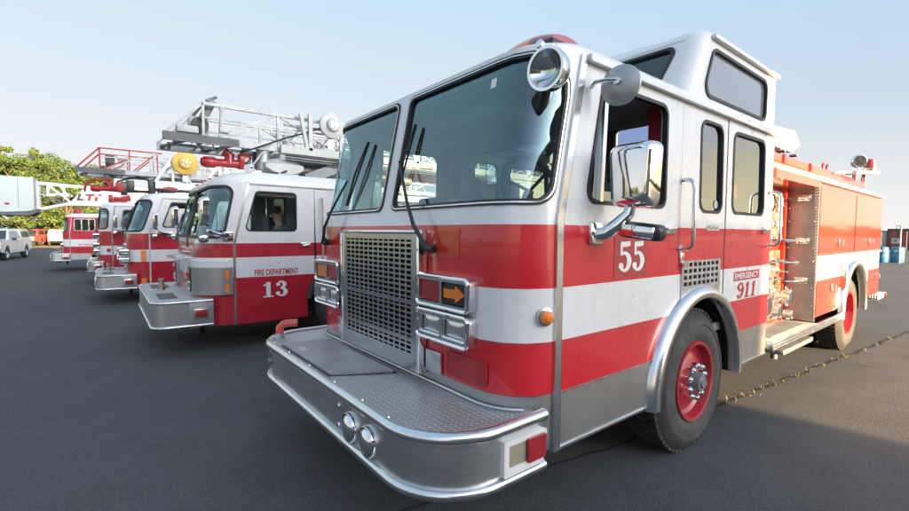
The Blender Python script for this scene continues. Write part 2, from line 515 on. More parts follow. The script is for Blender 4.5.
def sidemap(X):
    s = 1 if X > 0 else -1
    return lambda y, z, o: V((X + s * o, y, z))
def sidemap_at(X, s): return lambda y, z, o: V((X + s * o, y, z))
def frontmap(Y): return lambda x, z, o: V((x, Y - o, z))
def topmap(Z): return lambda x, y, o: V((x, y, Z + o))

def thing(name, loc, label, cat, group=None):
    o = bpy.data.objects.new(name, None); COL.objects.link(o); o.location = loc
    o['label'] = label; o['category'] = cat
    if group: o['group'] = group
    return o
def tag(o, label, cat, group=None):
    o['label'] = label; o['category'] = cat
    if group: o['group'] = group
    return o
def part_root(name, parent):
    """an empty part that groups its sub-parts' main mesh is avoided: parts are meshes"""
    return parent

def text_mb(txt, y0, y1, z0, z1, f, off, bold=.0, shear=0.):
    """letters fitted into a box of the surface f"""
    cu = bpy.data.curves.new('t', 'FONT'); cu.body = txt; cu.size = 1; cu.offset = bold; cu.shear = shear; cu.fill_mode = 'FRONT'
    o = bpy.data.objects.new('t', cu); COL.objects.link(o)
    dg = bpy.context.evaluated_depsgraph_get(); me = bpy.data.meshes.new_from_object(o.evaluated_get(dg))
    bpy.data.objects.remove(o); bpy.data.curves.remove(cu)
    xs = [v.co.x for v in me.vertices]; ys = [v.co.y for v in me.vertices]
    ax, bx_, ay, by = min(xs), max(xs), min(ys), max(ys)
    mb = MB()
    vs = [mb.bm.verts.new(f(y0 + (v.co.x - ax) / (bx_ - ax) * (y1 - y0), z0 + (v.co.y - ay) / (by - ay) * (z1 - z0), off)) for v in me.vertices]
    for p in me.polygons:
        try: mb.bm.faces.new([vs[i] for i in p.vertices])
        except ValueError: pass
    bpy.data.meshes.remove(me)
    return mb

GLY = {
 '5': [([(.16, .94), (.16, .55)], [.10, .10]), ([(.13, .90), (.35, .90), (.56, .93)], [.17, .17, .15]),
       ([(.16, .55), (.30, .62), (.46, .52), (.52, .33), (.44, .12), (.28, .05), (.13, .13)], [.07, .10, .17, .22, .16, .10, .10]), ('d', (.14, .20), .11)],
 '1': [([(.32, .03), (.32, .97)], [.20, .20]), ([(.08, .045), (.56, .045)], [.09, .09]), ([(.08, .76), (.20, .80), (.30, .93)], [.07, .10, .12])],
 '3': [([(.12, .80), (.20, .93), (.34, .94), (.44, .83), (.42, .66), (.27, .53)], [.08, .10, .12, .20, .16, .08]),
       ([(.25, .53), (.42, .48), (.50, .30), (.42, .10), (.26, .05), (.12, .14)], [.07, .14, .22, .16, .10, .09]), ('d', (.14, .78), .10), ('d', (.13, .22), .11)],
 '9': [([(.30, .95), (.10, .83), (.08, .66), (.30, .48), (.44, .62), (.46, .82)], [.09, .17, .19, .08, .10, .12], 'c'),
       ([(.50, .72), (.52, .45), (.42, .15), (.24, .05), (.12, .12)], [.17, .20, .17, .10, .09]), ('d', (.14, .17), .09)],
}
def digits(txt, y0, y1, z0, z1, f, off, slant=0.):
    mb = MB(); n = len(txt); w = (y1 - y0) / n; k = 0
    for i, ch in enumerate(txt):
        def g(a, b, o, i=i): return f(y0 + w * (i + a / .64) + slant * b, z0 + b * (z1 - z0), o)
        for st in GLY[ch]:
            o = off + .0004 * k; k = (k + 1) % 5
            if st[0] == 'd': mb.disc(st[1], st[2], g, o)
            else: mb.ribbon(st[0], st[1], g, o, closed=len(st) > 2)
    return mb

class Cab:
    """plan: flat front, rounded corners, flat sides; front leans back above the belt. centre cx, front at y0"""
    def __init__(s, cx, y0, half, r, zb, rake):
        s.cx, s.y0, s.h, s.r, s.zb, s.k = cx, y0, half, r, zb, rake
        s.fl = half - r; s.uc = s.fl + r * PI / 2
    def yf(s, z): return s.y0 + max(0, z - s.zb) * s.k
    def seam(s, z): return s.yf(z) + s.r
    def P(s, u, z, o=0.):
        sg = 1 if u >= 0 else -1; a = abs(u); yf = s.yf(z)
        if a <= s.fl: return V((s.cx + u, yf - o, z))
        if a < s.uc:
            t = (a - s.fl) / s.r; rr = s.r + o
            return V((s.cx + sg * (s.fl + rr * math.sin(t)), yf + s.r - rr * math.cos(t), z))
        return V((s.cx + sg * (s.h + o), yf + s.r + a - s.uc, z))
    def X(s, sg): return s.cx + sg * s.h
    def side(s, sg): return sidemap_at(s.X(sg), sg)
    def loop(s, z, inx, iny, yback, n=8):
        """plan outline at height z, inset inx from the sides and iny from the front"""
        yf = s.yf(z) + iny; h = s.h - inx; r = max(.04, s.r - min(inx, iny) * .4); P = []
        for i in range(n + 1):
            t = PI / 2 * i / n; P.append((s.cx - h + r - r * math.cos(t), yf + r - r * math.sin(t)))
        P += [(s.cx - h * .4, yf), (s.cx, yf), (s.cx + h * .4, yf)]
        for i in range(n + 1):
            t = PI / 2 * i / n; P.append((s.cx + h - r + r * math.sin(t), yf + r - r * math.cos(t)))
        P += [(s.cx + h, yback), (s.cx - h, yback)]
        return [(x, y, z) for x, y in P]

def window(parent, name, outl, rad, f, glass, sub_frame='window_frame', w=.028, proud=.008, fmat=None, step=0., back=-.012, trim=False):
    """glass pane with a rubber gasket round it"""
    R = rpoly(outl, rad); I = rpoly(inset(outl, w), [max(.01, (q - w * .6)) for q in (rad if hasattr(rad, '__len__') else [rad] * len(outl))])
    g = MB().sheet(rpoly(inset(outl, w * .3), rad), [], f, back, back - .006, step).build(name, glass, parent)
    MB().sheet(R, [I], f, proud, -.02, step).build(sub_frame, fmat or M['rubber'], g)
    return g

def wheel(parent, cx, cy, sg, R=.52, w=.30, rr=.29, dish=.10, front=True, name='wheel', hub='chrome', tread=True, dusty='tyre_dusty'):
    """wheel whose outer sidewall faces sg along x; cx = outer face"""
    ax = (sg, 0, 0); o = (cx - sg * w, cy, R)
    prof = [(.02, rr + .005), (.0, rr + .05), (.0, R - .12), (.018, R - .05), (.045, R - .012), (.06, R)]
    prof2 = [(w - .06, R), (w - .045, R - .012), (w - .018, R - .05)]
    t = MB()
    t.lathe(prof + prof2 + [(w - .006, R - .075)], o, ax, 56)
    if tread:
        for i in range(56):
            a = 2 * PI * i / 56
            for k, (d0, d1) in enumerate(((.045, .105), (.115, .185), (.195, w - .045))):
                aa = a + (k % 2) * PI / 56; c = V((o[0] + sg * (d0 + d1) / 2, cy + math.cos(aa) * (R + .002), R + math.sin(aa) * (R + .002)))
                t.box(c, (d1 - d0, .040, .022), 0, Matrix.Rotation(aa - PI / 2, 3, 'X'))
    ty = t.build(name, M['tyre'], parent, 40)
    MB().lathe([(w - .006, R - .075), (w + .004, R - .09), (w + .004, R - .105), (w - .002, R - .11), (w + .006, R - .15), (w + .006, rr + .05), (w - .02, rr + .004)], o, ax, 56).build('sidewall', M[dusty], ty)
    m = MB()
    if front:
        m.lathe([(w - .02, rr + .006), (w + .0, rr), (w - .005, rr - .02), (w - .06, rr - .035), (w - .075, rr - .06), (w - .05, rr - .11), (w - .035, .14), (w - .035, .09), (w - .035, 0)], o, ax, 48)
        hz = w - .035
    else:
        m.lathe([(w - .02, rr + .006), (w, rr), (w - .005, rr - .02), (w - .16, rr - .04), (w - .20, rr - .075), (w - .21, .12), (w - .15, .10), (w - .15, 0)], o, ax, 48)
        hz = w - .19
    rim = m.build('rim', M['rim'], ty)
    h = MB(); h.cyl(V(o) + V((sg * hz, 0, 0)), V(o) + V((sg * (hz + .075), 0, 0)), .075, .062, 20); h.cyl(V(o) + V((sg * (hz + .075), 0, 0)), V(o) + V((sg * (hz + .09), 0, 0)), .045, .035, 14)
    h.build('hub', M['steel_gray'], ty)
    l = MB()
    for i in range(10):
        a = 2 * PI * (i + .5) / 10; c = V((o[0] + sg * hz, cy + .118 * math.cos(a), R + .118 * math.sin(a)))
        l.lathe([(0, .024), (.03, .024), (.045, .022), (.06, .012), (.062, 0)], c, ax, 12)
    l.build('lug_nut', M[hub], ty)
    return ty
# ------------------------------------------------------------------ main fire engine (number 55)
E1 = thing('fire_engine', (0, 1.48, 0), 'large fire engine with number 55 and a raised crew roof, nearest of the row', 'fire engine', 'fire engines parked in a row')
E1.location = (0, 1.48, 0)
C1 = Cab(0, 1.48, 1.22, .28, 1.66, .205)
WS_Z0 = 1.735

def front_wall():
    pane = [(.055, WS_Z0), (1.33, WS_Z0), (1.33, 2.50), (.055, 2.50)]
    rad = [.06, .09, .22, .06]
    hR = rpoly(inset(pane, .004), rad); hL = [(-x, z) for x, z in reversed(hR)]
    out = rect(-C1.uc + .01, C1.uc - .01, .80, 2.53)
    b = MB().sheet(out, [hR, hL], C1.P, 0, -.03, .12)
    o = b.build('front_wall', M['paint_main'], E1, 50)
    MB().sheet(rect(-C1.uc + .01, C1.uc - .01, .51, .797), [], C1.P, -.004, -.03, .12).build('front_skirt', M['alu_dark'], E1, 50)
    for s in (1, -1):
        pp = [(s * x, z) for x, z in pane]; rd = rad
        if s < 0: pp = [pp[1], pp[0], pp[3], pp[2]]; rd = [rad[1], rad[0], rad[3], rad[2]]
        g = window(E1, 'windshield', pp, rd, C1.P, M['glass_ws'], 'gasket', .030, .008, M['rubber'], .10)
        R = rpoly(inset(pp, .010), rd); I = rpoly(inset(pp, .017), [q - .008 for q in rd])
        MB().sheet(R, [I], C1.P, .012, .004, .10).build('bright_bead', M['trim'], g)
    # small inspection sticker
    MB().sheet(rect(.86, .90, 2.36, 2.41), [], C1.P, -.010, -.0115, .0).build('sticker', M['band_white'], E1)
front_wall()

def cab_sides():
    wa = arc(3.36, .52, .615, -8, 188, 20)       # wheel opening
    for s in (1, -1):
        f = C1.side(s); ym = lambda z: C1.seam(z)
        G = .004
        # front door
        d = [(ym(.8) + .03, .80), (2.745, .80)] + [(y, z) for y, z in arc(3.36, .52, .66, 157, 118, 8)] + [(3.02 - G, 1.12), (3.02 - G, 2.47), (ym(2.47) + .03, 2.47), (ym(1.66) + .03, 1.66)]
        d = [p for p in d if p[0] <= 3.02]
        win = [(1.965, 1.755), (2.815, 1.755), (2.815, 2.405), (2.105, 2.405)]
        hole = rpoly(inset(win, .004), .07)
        door = MB().sheet(d, [hole], f, .004, -.035).build('front_door', M['paint_main'], E1)
        # opening frame, quarter light and half lowered drop glass
        R = rpoly(win, .075); I = rpoly(inset(win, .021), .056)
        MB().sheet(R, [I], f, .012, -.02).build('window_frame', M['rubber'], door)
        q = [(2.0, 1.785), (2.10, 1.785), (2.135, 2.375), (2.125, 2.375)]
        g = MB().sheet(q, [], f, -.008, -.014).build('quarter_light', M['glass'], door)
        MB().bar(f(2.105, 1.77, .002), f(2.14, 2.39, .002), .022, .03).build('window_post', M['trim'], door)
        MB().sheet(rect(2.13, 2.79, 1.76, 1.83), [], f, -.012, -.018).build('drop_glass', M['glass'], door)
        # lever handle on the door
        h = MB(); h.box(f(2.87, 1.625, .012), (.022, .15, .055), .006); h.box(f(2.85, 1.632, .034), (.016, .11, .022), .005)
        h.build('door_handle', M['trim'], door)
        # panel between the doors, above the wheel
        pn = [(3.02 + G, 1.12)] + [(y, z) for y, z in arc(3.36, .52, .66, 118, 52, 10)] + [(3.755 - G, 1.07), (3.755 - G, 2.47), (3.02 + G, 2.47)]
        pn = [p for p in pn if 3.02 < p[0] < 3.756]
        w1 = [(3.30, 1.75), (3.685, 1.75), (3.665, 2.405), (3.285, 2.405)]
        side = MB().sheet(pn, [rpoly(inset(w1, .004), .08)], f, .002, -.035).build('side_panel', M['paint_main'], E1)
        g = window(side, 'side_window', w1, .085, f, M['glass'], 'window_frame', .020, .008)
        if s > 0:
            st = MB()
            for (yy, zz) in ((3.335, 1.83), (3.60, 1.82)): st.disc((yy, zz), .032, f, -.008)
            st.build_each('sticker', M['offwhite'], g)
        # rear door
        rd_ = [(3.755 + G, 1.07)] + [(y, z) for y, z in arc(3.36, .52, .66, 50, 23, 6)] + [(4.03, .80), (4.755, .80), (4.755, 2.47), (3.755 + G, 2.47)]
        rd_ = [p for p in rd_ if p[0] > 3.756]
        w2 = [(3.855, 1.755), (4.56, 1.755), (4.535, 2.41), (3.85, 2.40)]
        rdoor = MB().sheet(rd_, [rpoly(inset(w2, .004), .08)], f, .004, -.035).build('rear_door', M['paint_main'], E1)
        window(rdoor, 'side_window', w2, .085, f, M['glass'], 'window_frame', .024, .009)
        h = MB(); h.box(f(4.60, 1.635, .012), (.022, .14, .06), .006); h.box(f(4.58, 1.64, .034), (.016, .10, .024), .005)
        h.build('door_handle', M['trim'], rdoor)
        # skirt below, plain aluminium
        MB().sheet([(ym(.6) + .03, .51), (2.70, .49), (2.735, .796), (ym(.6) + .03, .796)], [], f, -.002, -.03).build('door_skirt', M['alu_dark'], E1)
        MB().sheet([(4.03, .505), (4.755, .515), (4.755, .796), (4.0, .796)], [], f, -.002, -.03).build('rear_skirt', M['alu_dark'], E1)
        t = MB(); t.bx(1.2 * s, 1.228 * s, ym(.6) + .03, 2.70, .50, .512); t.bx(1.2 * s, 1.228 * s, 4.04, 4.755, .505, .517)
        t.bx(1.215 * s, 1.2265 * s, ym(.6) + .03, 2.73, .792, .800); t.bx(1.215 * s, 1.2265 * s, 4.0, 4.755, .792, .800)
        t.build_each('skirt_edging', M['trim'], E1)
        # upright trim strip that covers the corner joint
        pts = []
        t = MB()
        for z0, z1 in ((.50, 1.66), (1.66, 2.50)):
            t.prism([f(C1.seam(z0) - .016, z0, -.01), f(C1.seam(z0) + .030, z0, -.01), f(C1.seam(z1) + .030, z1, -.01), f(C1.seam(z1) - .016, z1, -.01)], V((s * .024, 0, 0)))
        t.build('corner_trim', M['trim'], E1)
        t = MB()
        for z0, z1 in ((.50, 1.66), (1.66, 2.50)): t.prism([f(C1.seam(z0) + .032, z0, -.012), f(C1.seam(z0) + .042, z0, -.012), f(C1.seam(z1) + .042, z1, -.012), f(C1.seam(z1) + .032, z1, -.012)], V((s * .018, 0, 0)))
        t.bx(1.20 * s, 1.2235 * s, 3.755 - .010, 3.755 + .010, 1.09, 2.46)
        t.build_each('door_seal', M['rubber'], E1)
        # drip rail along the roof edge
        t = MB(); t.box((s * 1.232, (1.96 + 4.80) / 2, 2.492), (.05, 4.80 - 1.96, .042), .012); t.box((s * 1.252, (1.96 + 4.80) / 2, 2.474), (.016, 4.80 - 1.96, .014), .004)
        t.build('drip_rail', M['white'], E1)
        # hinge on door rear edge and the lower chrome catch
        t = MB(); t.box(f(3.045, 1.44, .008), (.018, .05, .07), .005); t.cyl(f(3.06, 1.395, .004), f(3.06, 1.395, .03), .022)
        t.build('door_catch', M['trim'], E1)
        # louvre plate behind the door
        holes = [rect(3.085 + c * .071, 3.085 + c * .071 + .047, 1.375 - r_ * .044, 1.375 - r_ * .044 + .026) for c in range(8) for r_ in range(4)]
        pl = [(3.05, 1.415), (3.67, 1.415), (3.67, 1.10)] + arc(3.36, .52, .705, 62, 112, 8) + [(3.06, 1.09)]
        v = MB().sheet(pl, holes, f, .012, .004).build('vent_plate', M['plate'], E1)
        MB().sheet(rect(3.07, 3.66, 1.225, 1.41), [], f, .0035, .0022).build('vent_dark', M['dark'], v)
        # fender trim
        def fr(a, r_, o): return f(3.36 + r_ * math.cos(a), .52 + r_ * math.sin(a), o)
        prof = [(.62, -.02), (.62, .045), (.635, .062), (.665, .062), (.690, .050), (.705, .02), (.712, -.005)]
        m = MB(); m.loft([[fr(math.radians(-3 + 186 * i / 40), r_, o) for r_, o in prof] for i in range(41)], closed=False)
        m.build('fender_trim', M['trim'], E1, 60)
        m = MB(); m.loft([[fr(math.radians(-3 + 186 * i / 32), .618, o) for o in (-.02, -.45)] for i in range(33)], closed=False)
        m.build('wheel_housing', M['dark'], E1, 60)
cab_sides()

def roof():
    n = 7; L = []
    for i in range(n + 1):
        t = PI / 2 * i / n
        L.append(C1.loop(2.505 + .120 * math.sin(t), .24 * (1 - math.cos(t)), .40 * (1 - math.cos(t)) ** .9, 3.45))
    L.append(C1.loop(2.64, .6, .9, 3.45))
    L.insert(0, C1.loop(2.48, .012, .006, 3.45))
    MB().loft(L, True, True).build('cab_roof', M['white'], E1, 60)
    MB().sheet([(x, y) for x, y, z in C1.loop(2.46, .04, .04, 3.25)], [], topmap(2.46), 0, -.02).build('headliner', M['headliner'], E1)
    # raised crew roof: front wall leans back, corners rounded
    def rl(z, ins=0, insf=0, k=.5):
        yf = 3.08 + (z - 2.5) * k + insf; h = 1.205 - ins; r = .13; P = []
        for i in range(7): t = PI / 2 * i / 6; P.append((-h + r - r * math.cos(t), yf + r - r * math.sin(t), z))
        for i in range(7): t = PI / 2 * i / 6; P.append((h - r + r * math.sin(t), yf + r - r * math.cos(t), z))
        return P + [(h, 4.78 - insf * .2, z), (-h, 4.78 - insf * .2, z)]
    W = MB()
    # walls with window openings
    for s in (1, -1):
        f = sidemap_at(s * 1.205, s)
        out = [(3.215, 2.502), (4.78, 2.502), (4.78, 3.0), (3.455, 3.0)]
        wn = [(3.315, 2.570), (4.565, 2.575), (4.575, 2.925), (3.475, 2.938)]
        side = MB().sheet(out, [rpoly(inset(wn, .004), .08)], f, 0, -.03).build('crew_roof_wall', M['white'], E1)
        window(side, 'crew_roof_window', wn, .085, f, M['glass_dark'] if s < 0 else M['glass_haze'], 'window_frame', .022, .010)
    yf = lambda z: 3.08 + (z - 2.5) * .5
    fm = lambda x, z, o: V((x, yf(z) - o * .9, z + o * .4))
    out = rect(-1.075, 1.075, 2.56, 3.0)
    hs = []
    for s in (1, -1):
        a = [(s * .08, 2.645), (s * .975, 2.645), (s * 1.045, 2.962), (s * .08, 2.975)]
        if s < 0: a.reverse()
        hs.append(a)
    fw = MB().sheet(out, [rpoly(inset(a, .004), .06) for a in hs], fm, 0, -.03).build('crew_roof_front', M['white'], E1)
    for a in hs: window(fw, 'crew_roof_window', a, .065, fm, M['glass_dark'], 'window_frame', .022, .010)
    # rounded corner posts
    for s in (1, -1):
        m = MB(); L = []
        for z in (2.502, 2.75, 3.0):
            ring = []
            for rr in (.13, .10):
                seq = [(s * (1.075 + rr * math.sin(PI / 2 * i / 7)), yf(z) + .13 - rr * math.cos(PI / 2 * i / 7), z) for i in range(8)]
                ring += seq if rr == .13 else list(reversed(seq))
            L.append(ring)
        m.loft(L, True, True); m.build('crew_roof_corner', M['white'], E1, 60)
    L = []
    for i in range(7):
        t = PI / 2 * i / 6
        L.append(rl(3.0 + .085 * math.sin(t), .10 * (1 - math.cos(t)), .10 * (1 - math.cos(t))))
    L.insert(0, rl(2.985, .0, .0)); L.append([(x * .6, 3.46 + (y - 3.4) * .8, 3.125) for x, y, z in rl(3.05, .1, .1)])
    MB().loft(L, True, True).build('crew_roof_top', M['white'], E1, 60)
    t = MB()
    for s in (1, -1): t.box((s * 1.215, 4.13, 3.005), (.045, 1.36, .035), .01)
    t.build_each('crew_roof_rail', M['white'], E1)
    rw = MB().sheet(rect(-1.20, 1.20, .52, 2.99), [rpoly(rect(-.94, -.26, 1.76, 2.29), .06), rpoly(rect(.26, .94, 1.76, 2.29), .06), rpoly(rect(-.35, .19, 2.355, 2.79), .05)], frontmap(4.752), .0, -.023).build('cab_rear_wall', M['white'], E1)
    MB().sheet(rpoly(rect(-.355, .195, 2.35, 2.795), .05), [], frontmap(4.77), .0, -.004).build('rear_window', M['glass_blue'], rw)
    for s in (1, -1): MB().sheet(rpoly(rect(s * .6 - .35, s * .6 + .35, 1.755, 2.295), .06), [], frontmap(4.77), .0, -.004).build('rear_window', M['glass_clear'], rw)
M['glass_blue'] = glassmat('blue_tinted_glass', (.38, .46, .72), 1.45)
M['glass_haze'] = simple('frosted_grey_pane', (.20, .215, .225), .14, 0, coat=.6, var=.04, nscale=1.5)
roof()

def interior():
    MB().bx(-1.17, 1.17, 1.62, 4.74, .84, .90).build('cab_floor', M['interior'], E1)
    m = MB()
    L = [[(x, 1.56, .95), (x, 1.60, 1.60), (x, 1.66, 1.70), (x, 1.95, 1.69), (x, 2.05, 1.60), (x, 2.05, .95)] for x in (-1.10, 1.10)]
    m.loft(L, True, True, True); m.build('dashboard', M['interior'], E1)
    w = MB(); c = V((.72, 2.10, 1.86)); mat = Matrix.Rotation(math.radians(-62), 3, 'X')
    w.tube([c + mat @ V((.22 * math.cos(2 * PI * i / 28), .22 * math.sin(2 * PI * i / 28), 0)) for i in range(28)], .016, 8, True)
    for a in (90, 210, 330): w.tube([c, c + mat @ V((.22 * math.cos(math.radians(a)), .22 * math.sin(math.radians(a)), 0))], .011, 6)
    w.cyl(c, c + V((0, -.14, -.28)), .03); w.build('steering_wheel', M['rubber'], E1)
    m = MB(); m.box((.10, 1.90, 1.76), (.34, .22, .16), .02); m.box((-.25, 1.92, 1.74), (.22, .18, .10), .02); m.tube([(.2, 1.98, 1.74), (.28, 2.1, 1.6), (.2, 2.2, 1.5)], .012, 6); m.build('radio_console', M['black'], E1)
    for (x, y, w_) in ((.70, 2.66, .5), (-.70, 2.72, .5), (.78, 4.45, .5), (-.78, 4.45, .5)):
        m = MB(); m.box((x, y - .18, 1.28), (w_, .5, .14), .05); m.box((x, y + .06, 1.62), (w_ * .92, .13, .66), .05, Matrix.Rotation(math.radians(-8), 3, 'X')); m.box((x, y + .10, 2.02), (w_ * .5, .10, .2), .04)
        m.box((x, y - .15, 1.05), (w_ * .7, .4, .34)); m.build('seat', M['seat'], E1)
    MB().box((0, 2.55, 1.25), (.62, 1.5, .72), .10).build('engine_cover', M['interior'], E1)
    # bulkhead behind the front seats: red posts, open in the middle
    m = MB()
    for s in (1, -1): m.bx(s * 1.06, s * 1.18, 2.88, 2.98, .9, 2.46)
    m.build_each('inner_post', M['red_dull'], E1)
    fmr = frontmap(4.745); m = MB(); m.sheet(rect(-1.17, 1.17, .9, 2.98), [rpoly(rect(-.95, -.25, 1.75, 2.3), .06), rpoly(rect(.25, .95, 1.75, 2.3), .06), rpoly(rect(-.36, .20, 2.345, 2.80), .05)], fmr, .0, -.004); m.build('inner_rear_wall', M['interior'], E1)
    m = MB(); m.box((-.05, 2.05, 2.37), (1.5, .35, .12), .03); m.build('overhead_console', M['interior'], E1)
interior()

def front_gear():
    f = C1.P
    # grille
    Y = 1.425; x0, x1, z0, z1 = -.565, .505, .775, 1.605
    fm = frontmap(Y)
    g = MB()
    gx0, gx1, gz0, gz1 = -.475, .415, .862, 1.568
    g.sheet(rpoly(rect(x0, x1, z0, z1), .015), [rect(gx0, gx1, gz0, gz1)], fm, .0, -.05)
    gr = g.build('grille', M['grille'], E1)
    m = MB(); nc, nr = 13, 22
    for i in range(nc + 1):
        x = gx0 + (gx1 - gx0) * i / nc; m.bx(x - .0085, x + .0085, Y + .004, Y + .014, gz0 - .005, gz1 + .005)
    for j in range(nr + 1):
        z = gz0 + (gz1 - gz0) * j / nr; t = .0135 if j in (0, 3, 10, nr) else .0062
        m.bx(gx0 - .005, gx1 + .005, Y + .001, Y + .0115, z - t, z + t)
    m.build('grille_mesh', M['grille'], gr, 0)
    MB().bx(gx0 - .01, gx1 + .01, Y + .045, Y + .049, gz0 - .01, gz1 + .01).build('radiator', M['dark'], gr)
    m = MB(); m.box((x0 + .015, Y + .02, (z0 + z1) / 2), (.03, .06, z1 - z0), .008); m.box((x1 - .012, Y + .02, (z0 + z1) / 2), (.03, .06, z1 - z0), .008); m.box(((x0 + x1) / 2, Y + .015, z1 - .004), (x1 - x0, .065, .024), .008)
    m.build('grille_surround', M['chrome'], gr)
    m = MB()
    for s, xc in ((1, .59), (-1, -.65)):
        for k in range(4): m.cyl((x1 - .012 if s > 0 else x0 + .015, Y - .012, .9 + k * .2), (x1 - .012 if s > 0 else x0 + .015, Y - .004, .9 + k * .2), .008, n=8)
    m.build_each('rivet', M['trim'], gr)
    m = MB(); m.bx(.515, .66, Y + .035, Y + .05, .80, .925, .004); m.bx(-.72, -.575, Y + .035, Y + .05, .80, .925, .004); m.build_each('patch_plate', M['plate'], E1)
    # twin lamp clusters
    for s in (1, -1):
        cx = .715 if s > 0 else -.845
        for kind, zc, h in (('signal', 1.278, .178), ('head', 1.088, .168)):
            y = 1.452
            fm = frontmap(y)
            o = rect(cx - .235, cx + .235, zc - h / 2, zc + h / 2)
            wds = [rect(cx - .205, cx - .008, zc - h / 2 + .03, zc + h / 2 - .03), rect(cx + .008, cx + .205, zc - h / 2 + .03, zc + h / 2 - .03)]
            b = MB().sheet(rpoly(o, .035), [rpoly(w, .012) for w in wds], fm, .035, -.035)
            bz = b.build('lamp_bezel', M['trim'], E1, 30)
            # raised outer lip
            m = MB(); lip = rpoly(inset(o, .006), .03); m.tube([fm(x, z, .034) for x, z in lip], .011, 8, True); m.build('bezel_lip', M['chrome'], bz)
            for k, w in enumerate(wds):
                inner = (k == 0) == (s > 0)
                if kind == 'signal':
                    mat = M['lens_red'] if inner else M['amber']
                    ln = MB().sheet(rpoly(inset(w, .004), .01), [], fm, .022, -.01).build('signal_lamp', mat if inner else M['black'], bz)
                    if not inner:
                        a = w[0][0] + .010; c = w[1][0] - .012; mz = zc; q = [(a, mz - .024), (c - .075, mz - .024), (c - .075, mz - .045), (c, mz), (c - .075, mz + .045), (c - .075, mz + .024), (a, mz + .024)]
                        if s < 0: q = [(a + c - x, z) for x, z in reversed(q)]
                        if s < 0: MB().sheet(rpoly(inset(w, .010), .008), [], fm, .027, .0).build('arrow_lens', M['amber'], ln)
                        else: MB().sheet(q, [], fm, .027, .0).build('arrow_lens', M['amber'], ln)
                else:
                    wc = ((w[0][0] + w[1][0]) / 2, zc); hw = (w[1][0] - w[0][0]) / 2 - .004; hh = h / 2 - .034
                    m = MB(); L = []
                    for t in range(7):
                        q = t / 6; L.append([fm(wc[0] + x * hw * (1 - .75 * q ** 2), wc[1] + z * hh * (1 - .75 * q ** 2), .012 - .065 * q) for x, z in rpoly(rect(-1, 1, -1, 1), .15)])
                    m.bm.clear()
                    L = [[fm(wc[0] + x * hw * (1 - .9 * (q / 6) ** 1.3), wc[1] + z * hh * (1 - .9 * (q / 6) ** 1.3), .006 + .012 * math.sin(q / 6 * PI / 2)) for x, z in rpoly(rect(-1, 1, -1, 1), .15)] for q in range(7)]
                    m.loft(L, False, True); rf = m.build('headlamp', M['headlens'], bz, 50)
                    mm = MB(); mm.tube([fm(x, z, .018) for x, z in rpoly(inset(w, .002), .012)], .006, 6, True); mm.build('retaining_ring', M['chrome'], rf)
    # old red licence plate (blank) and screws
    b = MB().sheet(rpoly(rect(.70, 1.015, .822, .955), .02), [], f, .010, .001, .08).build('red_reflector_plate', M['red_dull'], E1)
    mm = MB(); mm.tube([f(x, z, .011) for x, z in rpoly(rect(.715, 1.0, .835, .942), .015)], .0022, 6, True)
    for x in (.735, .98):
        for z in (.848, .930): mm.disc((x, z), .007, f, .0125)
    mm.build('embossing', M['patch'], b)
    # faint shadow-box plate round the wiper pivot
    MB().sheet(rpoly(rect(.50, .80, 1.46, 1.62), .006), [], f, .004, -.001).build('wiper_plate', M['red'], E1)
    # wipers
    for s, px_, pz, e, t0, t1, b0, b1 in ((1, .575, 1.508, 0, (.365, 1.77), (.150, 2.05), (.125, 1.82), (.215, 2.285)), (-1, -.92, 1.512, 0, (-.76, 1.75), (-.60, 1.99), (-.60, 1.80), (-.42, 2.27))):
        m = MB(); m.cyl(f(px_, pz, .0), f(px_, pz, .06), .026, .02); m.tube([f(px_ + .05, pz - .005, .045), f(px_, pz, .055), f(px_ - .03 * s, pz + .03, .055)], .022, 8)
        w = m.build('wiper', M['black'], E1)
        m = MB(); m.tube([f(px_, pz, .055), f((px_ + t0[0]) / 2, (pz + t0[1]) / 2, .075), f(t0[0], t0[1], .075), f(t1[0], t1[1], .055)], [.014, .012, .010, .008], 8); m.build('wiper_arm', M['black'], w)
        m = MB(); m.tube([f(b0[0], b0[1], .028), f((b0[0] + b1[0]) / 2, (b0[1] + b1[1]) / 2, .040), f(b1[0], b1[1], .028)], [.005, .010, .005], 6)
        m.tube([f(b0[0], b0[1], .016), f((b0[0] + b1[0]) / 2, (b0[1] + b1[1]) / 2, .016), f(b1[0], b1[1], .016)], .008, 6); m.build('wiper_blade', M['rubber'], w)
    # clearance lamps along the brow of the roof
    for x in (-.95, -.42, -.06, .18, .62):
        MB().box((x, 1.815, 2.596), (.075, .05, .018), .006).build('clearance_lamp', M['lens_red'], E1)
    # roof light: amber centre with dark red ends
    lb = MB().box((.72, 2.14, 2.665), (.50, .28, .06), .015).build('roof_light', M['black'], E1)
    def dome(x0, x1, mat, nm):
        m = MB(); L = []
        for i in range(9):
            t = i / 8; x = x0 + (x1 - x0) * t; k = min(1, 1.0)
            hgt = .098 * (math.sin(PI * (.06 + .88 * (x - .475) / .485)) ** .6)
            L.append([(x, 2.14 + .13 * math.cos(PI * j / 10), 2.696 + hgt * math.sin(PI * j / 10)) for j in range(11)])
        m.loft(L, True, True); m.build(nm, mat, lb, 50)
    dome(.478, .56, M['lens_red'], 'red_dome'); dome(.562, .775, M['amber'], 'amber_dome'); dome(.777, .957, M['lens_red'], 'red_dome')
    # spot lamp on the windshield corner
    c = V((1.245, 1.655, 2.355)); d = V((.10, -1, -.05)).normalized()
    m = MB(); m.lathe([(-.085, 0), (-.085, .03), (-.06, .07), (-.02, .094), (.03, .102), (.045, .100), (.045, .086)], c, d, 32)
    sp = m.build('spot_lamp', M['chrome'], E1, 40)
